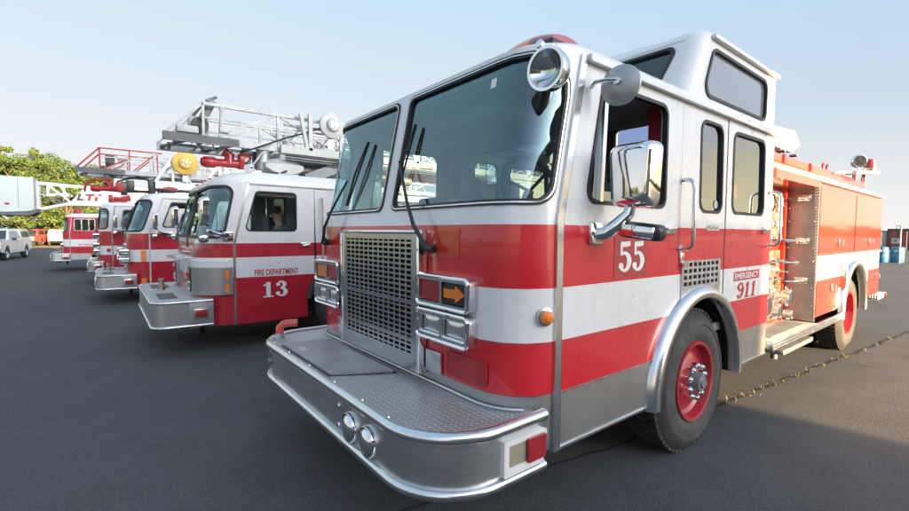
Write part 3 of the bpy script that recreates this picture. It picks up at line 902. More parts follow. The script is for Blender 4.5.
    MB().lathe([(.040, .088), (.02, .07), (-.01, .045), (-.03, .0)], c, d, 28).build('spot_reflector', M['reflector'], sp, 50)
    MB().lathe([(.035, 0), (.042, .05), (.040, .088)], c, d, 28).build('spot_lens', M['glass_clear'], sp, 50)
    m = MB(); m.tube([c + V((0, .06, .05)), c + V((-.02, .04, .125)), c + V((-.05, .09, .15))], .014); m.lathe([(0, .0), (.0, .02), (.02, .02), (.025, 0)], c + V((-.03, -.03, .115)), (0, -1, .3), 12); m.build('spot_bracket', M['chrome'], sp)
    m = MB(); m.tube([c + V((-.05, .03, -.06)), c + V((-.14, .08, -.19)), c + V((-.17, .20, -.32))], [.03, .022, .018]); m.build('spot_grip', M['black'], sp)
    # side marker lamp on the corner
    m = MB(); a = C1.uc - .075; q = f(a, 1.19, 0); nn = (f(a, 1.19, 1) - q); m.lathe([(0, .045), (.012, .045), (.014, .036)], q, nn, 18); mk = m.build('marker_base', M['trim'], E1)
    MB().lathe([(.012, .036), (.035, .032), (.048, .018), (.050, 0)], q, nn, 18).build('marker_lens', M['amber'], mk)
    m = MB(); m.disc((a - .005, .615), .030, f, .004); m.build('white_dot', M['band_white'], E1)
front_gear()

M['hatch'] = treadplate('hatch_treadplate', (.52, .53, .53), 31., .46)
def bumper():
    YF, YB, R = 1.0, 1.66, .34; zt, zb = .722, .478
    def P(u, z, o):            # u along the bumper: 0 = centre
        s = 1 if u >= 0 else -1; a = abs(u); h = 1.235; fl = h - R; uc = fl + R * PI / 2
        if a <= fl: return V((u, YF - o, z))
        if a < uc: t = (a - fl) / R; return V((s * (fl + (R + o) * math.sin(t)), YF + R - (R + o) * math.cos(t), z))
        return V((s * (h + o), YF + R + a - uc, z))
    uc = 1.235 - R + R * PI / 2; ue = uc + (YB - YF - R)
    fog = [(.49, .572), (.695, .572)]
    holes = [arc(x, z, .078, 0, 350, 20) for x, z in fog] + [rpoly(rect(-1.08, -.80, .515, .675), .01)]
    b = MB().sheet(rect(-ue, ue, zb, zt), holes, P, 0, -.012, .09).build('bumper', M['bumper'], E1, 60)
    us = [-ue + 2 * ue * i / 90 for i in range(91)]
    m = MB()
    # rolled top and bottom rails
    for z, hh in ((zt, .030), (zb - .004, .026)):
        prof = [(hh * math.cos(2 * PI * k / 10) * .95, hh * math.sin(2 * PI * k / 10)) for k in range(10)]
        m.loft([[P(u, z + b_, a_ + .004) for a_, b_ in prof] for u in us], True, True)
    m.build('bumper_rail', M['trim'], b, 60)
    # deck of tread plate
    dk = [(P(u, 0, -.02).x, P(u, 0, -.02).y) for u in us]
    inner = [(1.14, 1.66), (1.19, 1.60)]
    cabf = [(C1.P(a, 0, -.004).x, C1.P(a, 0, -.004).y) for a in [1.25 - 2.5 * i / 30 for i in range(31)]]
    loop = dk + cabf
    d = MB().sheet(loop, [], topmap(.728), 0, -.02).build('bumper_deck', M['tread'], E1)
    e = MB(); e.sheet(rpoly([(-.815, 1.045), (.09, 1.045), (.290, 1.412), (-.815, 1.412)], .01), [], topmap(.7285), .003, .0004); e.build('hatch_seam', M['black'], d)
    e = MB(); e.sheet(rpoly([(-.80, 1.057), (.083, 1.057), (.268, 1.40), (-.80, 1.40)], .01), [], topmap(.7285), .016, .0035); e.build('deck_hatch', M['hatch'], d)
    e = MB(); e.sheet(rpoly(rect(-.64, -.50, 1.10, 1.15), .02), [], topmap(.7445), .003, .0003); e.build('hatch_latch', M['plate'], d)
    m = MB()
    for x in (-.95, -.6, -.2, .2, .55, .82): m.lathe([(0, .014), (.006, .012), (.009, 0)], (x, 1.035, .728), (0, 0, 1), 10)
    m.build_each('deck_bolt', M['trim'], d)
    m = MB(); m.tube([C1.P(-1.2 + 2.4 * i / 40, .738, .010) for i in range(41)], .007, 6); m.build('deck_edge', M['plate'], d)
    # fog lamps
    for x, z in fog:
        c = V((x, YF, z)); m = MB(); m.lathe([(-.02, .078), (.012, .080), (.022, .074), (.020, .066)], c, (0, -1, 0), 28); fl = m.build('fog_lamp', M['chrome'], b, 40)
        MB().lathe([(.012, .068), (.026, .055), (.036, .035), (.041, .015), (.042, 0)], c, (0, -1, 0), 28).build('fog_lens', M['chrome'], fl, 60)
    m = MB()
    for z in (.53, .64): m.lathe([(0, .018), (.008, .014), (.010, 0)], (.34, YF, z), (0, -1, 0), 12)
    m.build_each('bolt', M['trim'], b)
    # recessed outlet on the left
    m = MB(); m.sheet(rpoly(rect(-1.085, -.795, .51, .68), .012), [rect(-1.055, -.825, .545, .645)], P, .012, -.006); bx_ = m.build('outlet_frame', M['plate'], b)
    MB().bx(-1.06, -.82, YF + .03, YF + .06, .54, .65).build('outlet_recess', M['black'], bx_)
    m = MB(); m.lathe([(0, .035), (.03, .03), (.05, .02), (.055, 0)], (-.93, YF + .03, .595), (0, -1, 0), 14); m.build('outlet_cap', M['steel_gray'], bx_)
    # turn lamps wrapped on the bumper ends
    for s in (1, -1):
        a0 = uc + .03; a1 = a0 + .265
        g = lambda u, z, o, s=s: P(s * u, z, o)
        m = MB(); m.sheet(rpoly(rect(a0, a1, .505, .672), .008), [rect(a0 + .03, a1 - .008, .545, .645)], g, .028, .0); hb = m.build('corner_lamp_box', M['band_white'], b)
        MB().sheet(rect(a0 + .032, a0 + .142, .547, .643), [], g, .024, .002).build('clear_lens', M['lens_smoke'], hb)
        MB().sheet(rect(a0 + .144, a1 - .004, .540, .652), [], g, .044, .002).build('red_lens', M['lens_red'], hb)
    # frame ends and tow eye under the bumper
    m = MB()
    for x in (-.42, .42): m.box((x, 1.75, .56), (.09, 1.2, .16)); m.tube([(x, 1.2, .50), (x, 1.14, .42), (x, 1.17, .38), (x, 1.24, .42)], .018)
    m.build_each('frame_horn', M['dark'], E1)
    # red discharge elbow on the far corner of the deck
    m = MB(); m.lathe([(0, .042), (.02, .042), (.025, .034), (.04, .034)], (-1.10, 1.12, .728), (0, 0, 1), 18)
    el = m.build('discharge_flange', M['galv'], E1)
    m = MB(); m.tube([(-1.10, 1.12, .76), (-1.10, 1.125, .81), (-1.09, 1.15, .838), (-1.065, 1.20, .846), (-1.04, 1.25, .846)], .031, 14)
    m.build('discharge_pipe', M['red'], el)
bumper()

def mirrors():
    for s in (1, -1):
        f = C1.side(s)
        m = MB(); m.box((s * 1.232, 2.055, 1.60), (.035, .11, .12), .012); br = m.build('mirror_bracket', M['chrome'], E1)
        m = MB(); m.tube([(s * 1.24, 2.06, 1.59), (s * 1.285, 2.07, 1.60), (s * 1.33, 2.10, 1.645), (s * 1.375, 2.13, 1.70), (s * 1.395, 2.145, 1.78)], [.036, .036, .034, .030, .022], 12); m.build('mirror_arm', M['chrome'], br, 60)
        # tall chrome mirror head, back facing forward
        m = MB(); L = []; cx, cy, cz = s * 1.405, 2.16, 1.895
        prof = rpoly([(-.108, -.165), (.108, -.165), (.125, .165), (-.125, .165)], .045, 6)
        for k in range(7):
            t = k / 6; sc = 1 - .22 * (1 - math.cos(PI / 2 * t)) - (.10 if k == 6 else 0)
            L.append([(cx + x * sc, cy - .012 - .085 * math.sin(PI / 2 * t), cz + z * sc) for x, z in prof])
        L.insert(0, [(cx + x, cy + .012, cz + z) for x, z in prof])
        m.loft(L, True, True); mh = m.build('mirror_head', M['chrome'], br, 60)
        MB().sheet([(cx + x * .93, cz + z * .94) for x, z in prof], [], lambda x, z, o: V((x, cy + .013 + o, z)), .003, .0).build('mirror_face', M['mirror_glass'], mh)
        # low wide mirror under it, black and chrome
        m = MB(); m.box((s * 1.435, 2.16, 1.612), (.23, .10, .085), .03, Matrix.Rotation(.12 * s, 3, 'Y'), 3); lm = m.build('lower_mirror', M['black'], br)
        m = MB(); m.box((s * 1.435, 2.10, 1.612), (.19, .02, .06), .01, Matrix.Rotation(.12 * s, 3, 'Y')); m.build('lower_mirror_shell', M['chrome'], lm)
        # round convex mirror up on the pillar, its grey back to the front
        c = V((s * 1.372, 2.02, 2.335)); m = MB()
        m.lathe([(-.012, 0), (-.012, .03), (0, .075), (.012, .098), (.022, .101), (.022, .0)], c, (-.18 * s, .97, 0), 30); rm = m.build('round_mirror', M['galv'], E1, 40)
        m = MB(); m.tube([(s * 1.235, 1.985, 2.345), (s * 1.27, 1.97, 2.36), (s * 1.33, 1.985, 2.36), (s * 1.372, 2.0, 2.352)], .011, 8); m.lathe([(0, .02), (.015, .018), (.018, 0)], c + V((0, -.012, .012)), (0, -1, 0), 10); m.build('mirror_stalk', M['trim'], rm)
        # grab rails
        for (y, za, zb_, st) in ((3.03, 1.955, 1.50, .085), (4.66, 1.97, 1.50, .10)):
            m = MB(); o1 = s * 1.222; o2 = s * (1.222 + st)
            m.tube([(o1, y, za), (o1 + s * st * .6, y, za), (o2 - s * .01, y, za - .02), (o2, y, za - .06), (o2, y, zb_ + .06), (o2 - s * .01, y, zb_ + .02), (o1 + s * st * .6, y, zb_), (o1, y, zb_)], .0135, 10)
            for z in (za, zb_): m.cyl((o1, y, z), (o1 + s * .008, y, z), .03)
            m.build('grab_rail', M['trim'], E1, 60)
mirrors()

def markings():
    for s in (1, -1):
        f0 = C1.side(s)
        def span(a, b): return (a, b) if s > 0 else (b, a)
        # a map that reads left to right on either side
        def mk(a, b): return (lambda y, z, o: f0(y, z, o)) if s > 0 else (lambda y, z, o: f0(a + b - y, z, o))
        MB().sheet(rpoly(rect(2.25, 2.60, 1.345, 1.592), .01), [], f0, .0062, .0042).build('number_patch', M['patch'], E1)
        digits('55', 2.285, 2.575, 1.378, 1.556, mk(2.285, 2.575), .0072).build('number', M['letter_white'], E1, 0, False)
        MB().sheet(rect(3.955, 4.505, 1.222, 1.296), [], f0, .0062, .0042).build('word_panel', M['letter_red'], E1)
        text_mb('EMERGENCY', 3.975, 4.485, 1.234, 1.284, mk(3.975, 4.485), .0075, .018).build('word', M['letter_white'], E1, 0, False)
        digits('911', 4.02, 4.44, 1.072, 1.205, mk(4.02, 4.44), .0066, .03).build('number', M['letter_red'], E1, 0, False)
        MB().sheet(rpoly(rect(3.43, 3.64, 1.625, 1.668), .004), [], f0, .006, .0025).build('badge', M['plate'], E1)
        b = MB(); b.ribbon([(3.445, 1.642), (3.47, 1.657), (3.49, 1.636), (3.53, 1.652), (3.56, 1.640), (3.62, 1.648)], [.006] * 6, f0, .0066); b.build('badge_script', M['black'], E1, 0, False)
markings()

def rear_body():
    # chassis
    m = MB()
    for x in (-.42, .42): m.bx(x - .04, x + .04, 1.7, 10.2, .52, .78)
    m.bx(-.9, .9, 3.30, 3.42, .44, .58); m.bx(-.9, .9, 8.05, 8.25, .42, .62); m.cyl((0, 8.15, .3), (0, 8.15, .8), .22); m.bx(-.75, .75, 4.9, 7.0, .40, .60); m.bx(-1.0, 1.0, 2.0, 2.6, .45, .7)
    m.build('chassis', M['dark'], E1)
    for s in (1, -1):
        wheel(E1, s * 1.205, 3.395, s)
        wheel(E1, s * 1.20, 8.12, s, front=False)
        wheel(E1, s * .87, 8.12, s, front=False, name='inner_wheel', tread=False)
    # pump house
    MB().bx(-.90, .90, 4.80, 6.26, .56, 2.20).build('pump_house', M['red'], E1)
    bd = MB()
    bd.bx(-1.19, 1.19, 6.27, 9.88, .66, 2.19)
    # wheel arch is cut by building the body in pieces
    bd.bm.clear()
    bd.bx(-1.19, 1.19, 6.27, 7.44, .655, 1.30); bd.bx(-1.19, 1.19, 8.82, 9.88, .655, 1.30); bd.bx(-1.19, 1.19, 6.27, 9.88, 1.30, 2.19); bd.bx(-.78, .78, 7.44, 8.82, .8, 1.30)
    body = bd.build('rear_body', M['red'], E1)
    for s in (1, -1):
        f = sidemap_at(s * 1.19, s)
        # flat side skin with the wheel arch
        out = [(6.27, .655), (7.48, .655)] + arc(8.12, .55, .64, 171, 9, 22) + [(8.76, .655), (9.885, .655), (9.885, 2.19), (6.27, 2.19)]
        MB().sheet(out, [], f, .024, .001).build('side_skin', M['red'], body)
        # white band
        bo = [(6.275, 1.075), (7.66, 1.075)] + [p for p in arc(8.12, .55, .70, 125, 55, 8)] + [(8.57, 1.075), (9.88, 1.075), (9.88, 1.335), (6.275, 1.335)]
        bo = [(6.275, 1.075), (7.64, 1.075)] + arc(8.12, .55, .71, 132, 48, 8) + [(8.60, 1.075), (9.88, 1.075), (9.88, 1.335), (6.275, 1.335)]
        MB().sheet(bo, [], f, .0275, .0245).build('white_band', M['band_white'], body)
        # compartment doors
        for (a, b_, z0, z1, hz) in ((6.31, 8.02, 1.375, 2.135, 1.50), (8.06, 9.84, 1.375, 2.135, 1.50), (6.31, 7.40, .685, 1.055, .96), (8.98, 9.84, .685, 1.055, .95)):
            d = MB(); d.sheet(rpoly(rect(a, b_, z0, z1), .012), [], f, .040, .0285); dr = d.build('compartment_door', M['red'], body)
            h = MB(); yy = (a + b_) / 2 + .02 if z0 > 1 else a + .62
            h.box(f(yy, hz, .048), (.014, .07, .10), .006); h.tube([f(yy, hz + .04, .055), f(yy, hz + .03, .085), f(yy, hz - .03, .085), f(yy, hz - .04, .055)], .008, 8); h.build('door_latch', M['trim'], dr)
            if z0 > 1:
                e = MB(); e.bx(s * 1.231, s * 1.238, a, b_, z0 - .012, z0 + .004); e.build('door_edging', M['trim'], dr)
        e = MB(); e.bx(s * 1.20, s * 1.242, 6.27, 9.89, 1.338, 1.358, .004); e.bx(s * 1.19, s * 1.25, 6.26, 9.90, 2.185, 2.225, .008); e.build('body_moulding', M['band_white'], body)
        # bright front face of the compartment, tread plate
        p = MB(); p.bx(s * .93, s * 1.232, 6.250, 6.268, .62, 2.20, .003); tp = p.build('treadplate_panel', M['tread_v'], body)
        for z in (2.015, 1.53, 1.08):
            h = MB(); h.box((s * 1.10, 6.238, z), (.13, .02, .075), .008); h.box((s * 1.10, 6.225, z), (.10, .02, .05), .008)
            h.tube([(s * 1.09, 6.22, z - .01), (s * 1.06, 6.13, z - .012), (s * .99, 6.09, z - .012)], [.018, .014, .010], 8); h.build('paddle_latch', M['trim'], tp)
        m = MB()
        for z in (.8, 1.0, 1.3, 1.45, 1.75, 1.9):
            for x in (.96, 1.20): m.lathe([(0, .010), (.005, .008), (.006, 0)], (s * x, 6.25, z), (0, -1, 0), 8)
        m.build_each('screw', M['trim'], tp)
        # red door post between panel and pump
        MB().bx(s * .895, s * .945, 6.16, 6.248, .60, 2.30).build('pump_post', M['red'], E1)
        # running board with ribbed edge
        r = MB(); r.box((s * 1.075, 5.56, .598), (.36, 1.42, .02), .004); rb = r.build('running_board', M['tread'], E1)
        r = MB(); r.bx(s * 1.235, s * 1.262, 4.84, 7.50, .515, .605, .004)
        for k in range(3): r.bx(s * 1.262, s * 1.267, 4.84, 7.50, .53 + k * .026, .54 + k * .026)
        r.bx(s * .9, s * 1.262, 4.825, 4.845, .515, .605, .003); r.build('board_edge', M['trim'], rb)
        r = MB(); r.bx(s * 1.0, s * 1.19, 5.0, 6.1, .609, .612)
        for k in range(7): r.bx(s * (1.01 + k * .027), s * (1.02 + k * .027), 5.02, 6.08, .6125, .6165)
        r.build('step_grating', M['steel_gray'], rb)
        r = MB(); r.box((s * 1.12, 5.68, .442), (.26, 1.0, .05), .008); st = r.build('folding_step', M['plate'], E1)
        r = MB()
        for y in (5.3, 6.05): r.tube([(s * 1.0, y, .58), (s * 1.0, y, .45)], .018)
        r.cyl((s * 1.15, 5.25, .44), (s * 1.15, 5.25, .36), .03); r.build_each('step_hanger', M['steel_gray'], st)
        # rear fender trim
        def fr(a, r_, o): return f(8.12 + r_ * math.cos(a), .55 + r_ * math.sin(a), o)
        prof = [(.62, .0), (.62, .065), (.64, .085), (.675, .085), (.70, .06), (.712, .02)]
        m = MB(); m.loft([[fr(math.radians(-3 + 186 * i / 36), r_, o) for r_, o in prof] for i in range(37)], closed=False); m.build('fender_trim', M['trim'], body, 60)
        m = MB(); m.loft([[fr(math.radians(-3 + 186 * i / 30), .618, o) for o in (.0, -.42)] for i in range(31)], closed=False); m.build('wheel_housing', M['dark'], body, 60)
        m = MB()
        for y in (7.50, 8.74): m.box(f(y, 1.10, .055), (.05, .075, .36), .008)
        m.build_each('fender_post', M['plate'], body)
        # sloping white coaming and the red side of the hose bed
        m = MB(); m.prism([(s * 1.235, 4.82, 2.225), (s * .96, 4.82, 2.372), (s * .93, 4.82, 2.372), (s * .93, 4.82, 2.20), (s * 1.235, 4.82, 2.20)], (0, 5.07, 0)); m.build('top_coaming', M['band_white'], E1)
        m = MB(); m.bx(s * .93, s * .975, 4.82, 10.0, 2.374, 2.475, .005); hb = m.build('hose_bed_rail', M['red'], E1)
        m = MB()
        for y in (7.55, 7.75, 9.9): m.tube([(s * .955, y, 2.47), (s * .955, y, 2.53), (s * .955, y + .03, 2.55), (s * .955, y + .06, 2.53)], .014, 8)
        for y in (5.9, 6.9): m.box((s * .985, y, 2.43), (.02, .05, .10), .004)
        m.build_each('rail_hook', M['red_dull'], hb)
        # top bar over the pump opening
        MB().bx(s * .90, s * 1.232, 4.82, 6.25, 2.12, 2.205).build('pump_header', M['red'], E1)
    MB().bx(-.93, .93, 4.82, 9.95, 2.19, 2.30).build('hose_bed', M['dark'], E1)
    # tail step
    t = MB(); t.bx(-1.235, 1.235, 9.90, 10.49, .545, .625, .006); ts = t.build('tail_step', M['tread'], E1)
    t = MB(); t.bx(-1.25, 1.25, 10.47, 10.50, .535, .635, .004); t.build('step_edge', M['trim'], ts)
    t = MB(); t.box((1.245, 10.42, .585), (.03, .07, .07), .01); t.build('marker_lens', M['lens_red'], ts)
    # light box on top, with rounded end
    b = MB(); b.prism([(.86, 5.55, 2.60), (.86, 6.62, 2.60), (.86, 6.92, 2.72), (.86, 6.70, 2.86), (.86, 5.55, 2.80)], (-1.0, 0, 0)); lb = b.build('deck_box', M['white'], E1)
    b = MB(); b.bx(.862, .868, 5.60, 6.60, 2.625, 2.765); b.build('box_panel', M['galv'], lb)
    b = MB()
    for y in (5.8, 6.3, 6.75): b.tube([(.7, y, 2.60), (.7, y, 2.46)], .02); b.tube([(.80, y, 2.575), (.88, y, 2.575)], .018)
    b.tube([(.5, 6.1, 2.84), (.5, 6.12, 2.89), (.5, 6.45, 2.90), (.5, 6.5, 2.86)], .02); b.build_each('box_mount', M['galv'], lb)
    # rear warning lights on their arm
    a = MB(); a.bar((.98, 9.0, 2.545), (.98, 10.75, 2.70), .13, .05); a.tube([(.98, 9.1, 2.56), (.98, 8.3, 2.50), (.98, 8.0, 2.45)], .018); a.bx(.94, .99, 9.3, 9.36, 2.45, 2.57); a.bar((.95, 10.0, 2.45), (.95, 10.1, 2.63), .05)
    arm = a.build('beacon_arm', M['galv'], E1)
    MB().lathe([(0, .0), (0, .085), (.05, .09), (.055, .08)], (.98, 10.30, 2.685), (0, 0, 1), 20).build('beacon_base', M['trim'], arm)
    MB().lathe([(.055, .082), (.14, .085), (.19, .076), (.205, .05), (.205, 0)], (.98, 10.30, 2.685), (0, 0, 1), 20).build('beacon_lens', M['lens_red'], arm)
    m = MB(); m.lathe([(-.10, 0), (-.095, .03), (-.06, .08), (0, .105), (.05, .10), (.06, .085)], (.98, 9.42, 2.76), (.6, -.8, 0), 22); m.tube([(.98, 9.42, 2.67), (.98, 9.42, 2.57)], .03); tl = m.build('tail_floodlight', M['chrome'], arm, 50)
    MB().lathe([(.058, 0), (.056, .086)], (.98, 9.42, 2.76), (.6, -.8, 0), 20).build('floodlight_lens', M['reflector'], tl)
rear_body()

def pump_panel():
    rnd = random.Random(3)
    for s in (1, -1):
        X = .905
        f = sidemap_at(s * X, s)
        p = MB(); p.sheet(rpoly(rect(4.86, 6.14, .63, 1.42), .01), [], f, .012, .0); p.sheet(rpoly(rect(4.86, 6.14, 1.48, 2.10), .01), [], f, .012, .0)
        pp = p.build('pump_panel', M['pump_panel'], E1)
        g = MB(); r = MB()
        for (y, z, rad) in ((6.0, 1.95, .095), (5.72, 1.95, .095), (5.35, 1.95, .06), (5.15, 1.95, .06), (5.5, 1.72, .05), (5.62, 1.72, .05), (5.76, 1.72, .05), (5.9, 1.72, .05), (6.04, 1.72, .05), (5.3, 1.72, .05), (5.6, 1.56, .045), (5.74, 1.56, .045), (5.9, 1.56, .045), (6.04, 1.56, .045)):
            g.lathe([(.03, 0), (.031, rad * .86)], f(y, z, 0), (s, 0, 0), 20); r.lathe([(.0, rad), (.034, rad), (.038, rad * .92), (.030, rad * .86)], f(y, z, .01), (s, 0, 0), 20)
        r.build_each('gauge', M['chrome'], pp); g.build_each('gauge_face', M['gauge'], pp, 0)
        v = MB(); h = MB(); w = MB()
        for i, (y, z) in enumerate(((5.25, 1.30), (5.5, 1.32), (5.72, 1.30), (5.95, 1.31), (6.07, 1.18), (5.35, 1.10), (5.85, 1.12), (5.6, 1.14))):
            h.cyl(f(y, z, .012), f(y, z, .05), .022, n=10); h.tube([f(y, z, .05), f(y, z, .12)], .009, 6); h.tube([f(y - .045, z, .12), f(y + .045, z, .12)], .011, 6)
        for (y, z, rad) in ((5.9, .92, .085), (5.55, .80, .075), (5.2, .88, .10), (5.95, .72, .05)):
            v.lathe([(.012, rad * 1.1), (.05, rad * 1.1), (.06, rad * .9), (.13, rad * .85), (.14, rad), (.20, rad), (.21, rad * .6), (.21, 0)], f(y, z, 0), (s, 0, 0), 20)
            for k in range(3): a = 2 * PI * k / 3; v.cyl(f(y + rad * math.cos(a), z + rad * math.sin(a), .17), f(y + rad * 1.35 * math.cos(a), z + rad * 1.35 * math.sin(a), .17), .014, n=8)
        for k in range(34):
            y = rnd.uniform(4.9, 6.1); z = rnd.choice((.67, 1.02, 1.21, 1.38, 1.51, 1.65, 1.82, 2.06)); w.box(f(y, z, .014), (.006, .07, .022))
        v.build_each('discharge_cap', M['chrome'], pp); h.build_each('valve_control', M['chrome'], pp); w.build_each('name_tag', M['gauge'], pp, 0)
        # long pull levers
        l = MB()
        for z in (1.54, 1.30): l.tube([f(5.7, z, .02), f(5.74, z, .16), f(6.0, z - .01, .20)], .011, 8); l.lathe([(0, 0), (.005, .02), (.03, .024), (.05, 0)], f(6.0, z - .01, .20), (0, 1, 0), 10)
        l.build_each('pull_lever', M['chrome'], pp)
        MB().lathe([(.02, 0), (.02, .06), (.05, .065), (.055, .02), (.055, 0)], f(6.02, 1.02, 0), (s, 0, 0), 16).build('relief_valve', M['brass'], pp)
pump_panel()
# ------------------------------------------------------------------ the ladder and tower trucks behind
def cab_truck(c):
    cx, y0 = c['cx'], c['y0']
    T = thing(c['name'], (cx, y0, 0), c['label'], c['cat'], 'fire engines parked in a row')
    C = Cab(cx, y0, 1.22, c['r'], c['belt'], c['rake'])
    zs, zr = c['skirt'], c['roof']; paint = c['paint']
    yd = c['door']; yr = c['rear']; wy = c['wheel']
    # front wall with two panes
    zw0, zw1 = c['ws']
    ue = C.fl + (C.uc - C.fl) * c.get('wrap', .8)
    pane = [(.04, zw0), (ue, zw0), (ue * .985, zw1), (.04, zw1)]; rad = [.05, .10, .14, .05]
    hR = rpoly(inset(pane, .004), rad); hL = [(-x, z) for x, z in reversed(hR)]
    MB().sheet(rect(-C.uc + .005, C.uc - .005, zs, zr + .01), [hR, hL], C.P, 0, -.03, .15).build('front_wall', paint, T, 50)
    for s in (1, -1):
        pp = [(s * x, z) for x, z in pane]; rd = rad
        if s < 0: pp = [pp[1], pp[0], pp[3], pp[2]]; rd = [rad[1], rad[0], rad[3], rad[2]]
        window(T, 'windshield', pp, rd, C.P, M['glass_ws'], 'gasket', .035, .010, M['rubber'], .13)
    for s in (1, -1):
        f = C.side(s); G = .006
        sm = C.seam
        arch = [(y, z) for y, z in arc(wy, .52, .66, 175, 95, 10) if y < yd - .01 and z > zs]
        d = [(sm(zs) + G, zs)] + ([(wy - .655, zs)] if wy - .655 < yd else [(yd, zs)]) + arch + [(yd, arch[-1][1] if arch and wy - .655 < yd else zs), (yd, zr - .02), (sm(zr) + G, zr - .02), (sm(c['belt']) + G, c['belt'])]
        dd = []
        for p in d:
            if not dd or (abs(p[0] - dd[-1][0]) + abs(p[1] - dd[-1][1])) > 1e-3: dd.append(p)
        win = c['win']
        hole = rpoly(inset(win, .004), c.get('wr', .06))
        door = MB().sheet(dd, [hole], f, .004, -.035).build('front_door', paint, T)
        if c.get('open_window'):
            MB().sheet(rpoly(win, .06), [rpoly(inset(win, .028), .04)], f, .010, -.02).build('window_frame', M['rubber'], door)
        else:
            g = window(door, 'side_window', win, .06, f, M[c.get('glass', 'glass')], 'window_frame', c.get('fw', .03), .010, c.get('frame_mat'))
            if c.get('split'):
                m = MB()
                for yy in c['split']: m.bx(f(0, 0, -.02).x, f(0, 0, .014).x, yy - .02, yy + .02, win[0][1], win[2][1])
                m.build('window_post', c.get('frame_mat') or M['rubber'], g)
        h = MB(); h.box(f(yd - .13, c['belt'] - .02, .014), (.02, .14, .065), .008); h.tube([f(yd - .17, c['belt'] - .035, .03), f(yd - .09, c['belt'] - .015, .035)], .010); h.build('door_handle', M['trim'], door)
        # panel behind the door with the wheel opening
        o2 = [(yd + G, zs)] if wy - .655 > yd + G else []
        ar = [(y, z) for y, z in arc(wy, .52, .66, 175, 5, 20) if y > yd + G and z > zs]
        rear = o2 + ([(wy - .655, zs)] if o2 else []) + ar + ([(wy + .655, zs)] if yr > wy + .66 else []) + [(yr, zs if yr > wy + .66 else ar[-1][1]), (yr, zr - .02), (yd + G, zr - .02)]
        rr_ = []
        for p in rear:
            p = (min(p[0], yr), p[1])
            if not rr_ or (abs(p[0] - rr_[-1][0]) + abs(p[1] - rr_[-1][1])) > 1e-3: rr_.append(p)
        sp = MB().sheet(rr_, [], f, .002, -.035).build('side_panel', paint, T)
        m = MB(); m.tube([f(yd + .10, zr - .15, 0), f(yd + .10, zr - .15, .07), f(yd + .10, .9, .07), f(yd + .10, .9, 0)], .016, 8); m.build('grab_rail', M['trim'], T)
        t = MB()
        for z0, z1 in ((zs, c['belt']), (c['belt'], zr)): t.prism([f(sm(z0) - .014, z0, -.01), f(sm(z0) + .016, z0, -.01), f(sm(z1) + .016, z1, -.01), f(sm(z1) - .014, z1, -.01)], V((s * .019, 0, 0)))
        t.build('corner_trim', c.get('seam_mat', M['trim']), T)
        # wheel arch flare
        def fr(a, r_, o): return f(wy + r_ * math.cos(a), .52 + r_ * math.sin(a), o)
        prof = [(.62, .0), (.62, .05), (.65, .06), (.69, .03), (.70, -.01)]
        m = MB(); m.loft([[fr(math.radians(170 * i / 28), r_, o) for r_, o in prof] for i in range(29)], closed=False); m.build('fender_trim', c.get('fender', M['rubber']), T, 60)
        m = MB(); m.loft([[fr(math.radians(-3 + 186 * i / 24), .618, o) for o in (-.0, -.42)] for i in range(25)], closed=False); m.build('wheel_housing', M['dark'], T, 60)
        wheel(T, cx + s * 1.19, wy, s, tread=False)
        for k, y in enumerate(c['axles']): wheel(T, cx + s * 1.19, y, s, front=False, tread=False)
        # drip rail
        MB().box((cx + s * 1.228, (sm(zr) + yr) / 2, zr), (.04, yr - sm(zr), .035), .01).build('drip_rail', M['white'], T)
    # roof
    n = 6; L = [C.loop(zr - .01, .012, .006, yr)]
    rise = c['rise']
    for i in range(n + 1):
        t = PI / 2 * i / n; L.append(C.loop(zr + rise * math.sin(t), .16 * (1 - math.cos(t)), .38 * (1 - math.cos(t)), yr))
    L.append(C.loop(zr + rise + .015, .6, .8, yr)); MB().loft(L, True, True).build('cab_roof', M['white'], T, 60)
    m = MB(); m.bx(cx - 1.19, cx + 1.19, yr - .03, yr - .005, zs + .1, zr); m.build('cab_rear_wall', M['interior'], T)
    m = MB(); m.bx(cx - 1.17, cx + 1.17, y0 + .25, yr - .04, c['belt'] - .75, c['belt'] - .70); m.bx(cx - 1.1, cx + 1.1, y0 + .15, y0 + .5, c['belt'] - .6, c['belt'] + .06); m.build('cab_floor', M['interior'], T)
    for x in (-.68, .68):
        m = MB(); m.box((cx + x, yd - .32, c['belt'] - .28), (.5, .48, .12), .04); m.box((cx + x, yd - .10, c['belt'] + .10), (.46, .13, .68), .05); m.build('seat', M['seat'], T)
    w = MB(); cc = V((cx + .68, y0 + .72, c['belt'] + .10)); mt = Matrix.Rotation(math.radians(-55), 3, 'X')
    w.tube([cc + mt @ V((.21 * math.cos(2 * PI * i / 20), .21 * math.sin(2 * PI * i / 20), 0)) for i in range(20)], .016, 6, True); w.build('steering_wheel', M['black'], T)
    # clearance lamps
    m = MB()
    for x in (-.8, -.3, 0, .3, .8): m.box((cx + x, C.yf(zr) + .10, zr + rise * .66), (.08, .05, .022), .006)
    m.build_each('clearance_lamp', M['lens_red'], T)
    # bumper: rounded box, tread plate deck, dark polished sides, lamp on the end
    by, be, bz0, bz1 = c['bump']
    def bl(z, ins=0):
        P = rpoly([(cx - 1.24 + ins, be), (cx - 1.24 + ins, by + ins), (cx + 1.24 - ins, by + ins), (cx + 1.24 - ins, be)], [0, .16, .16, 0], 6)
        return [(x, y, z) for x, y in P]
    b = MB(); b.loft([bl(bz0, .02), bl(bz0 + .02), bl(bz1 - .02), bl(bz1, .02)], True, True); bp = b.build('bumper', M['bumper'], T, 40)
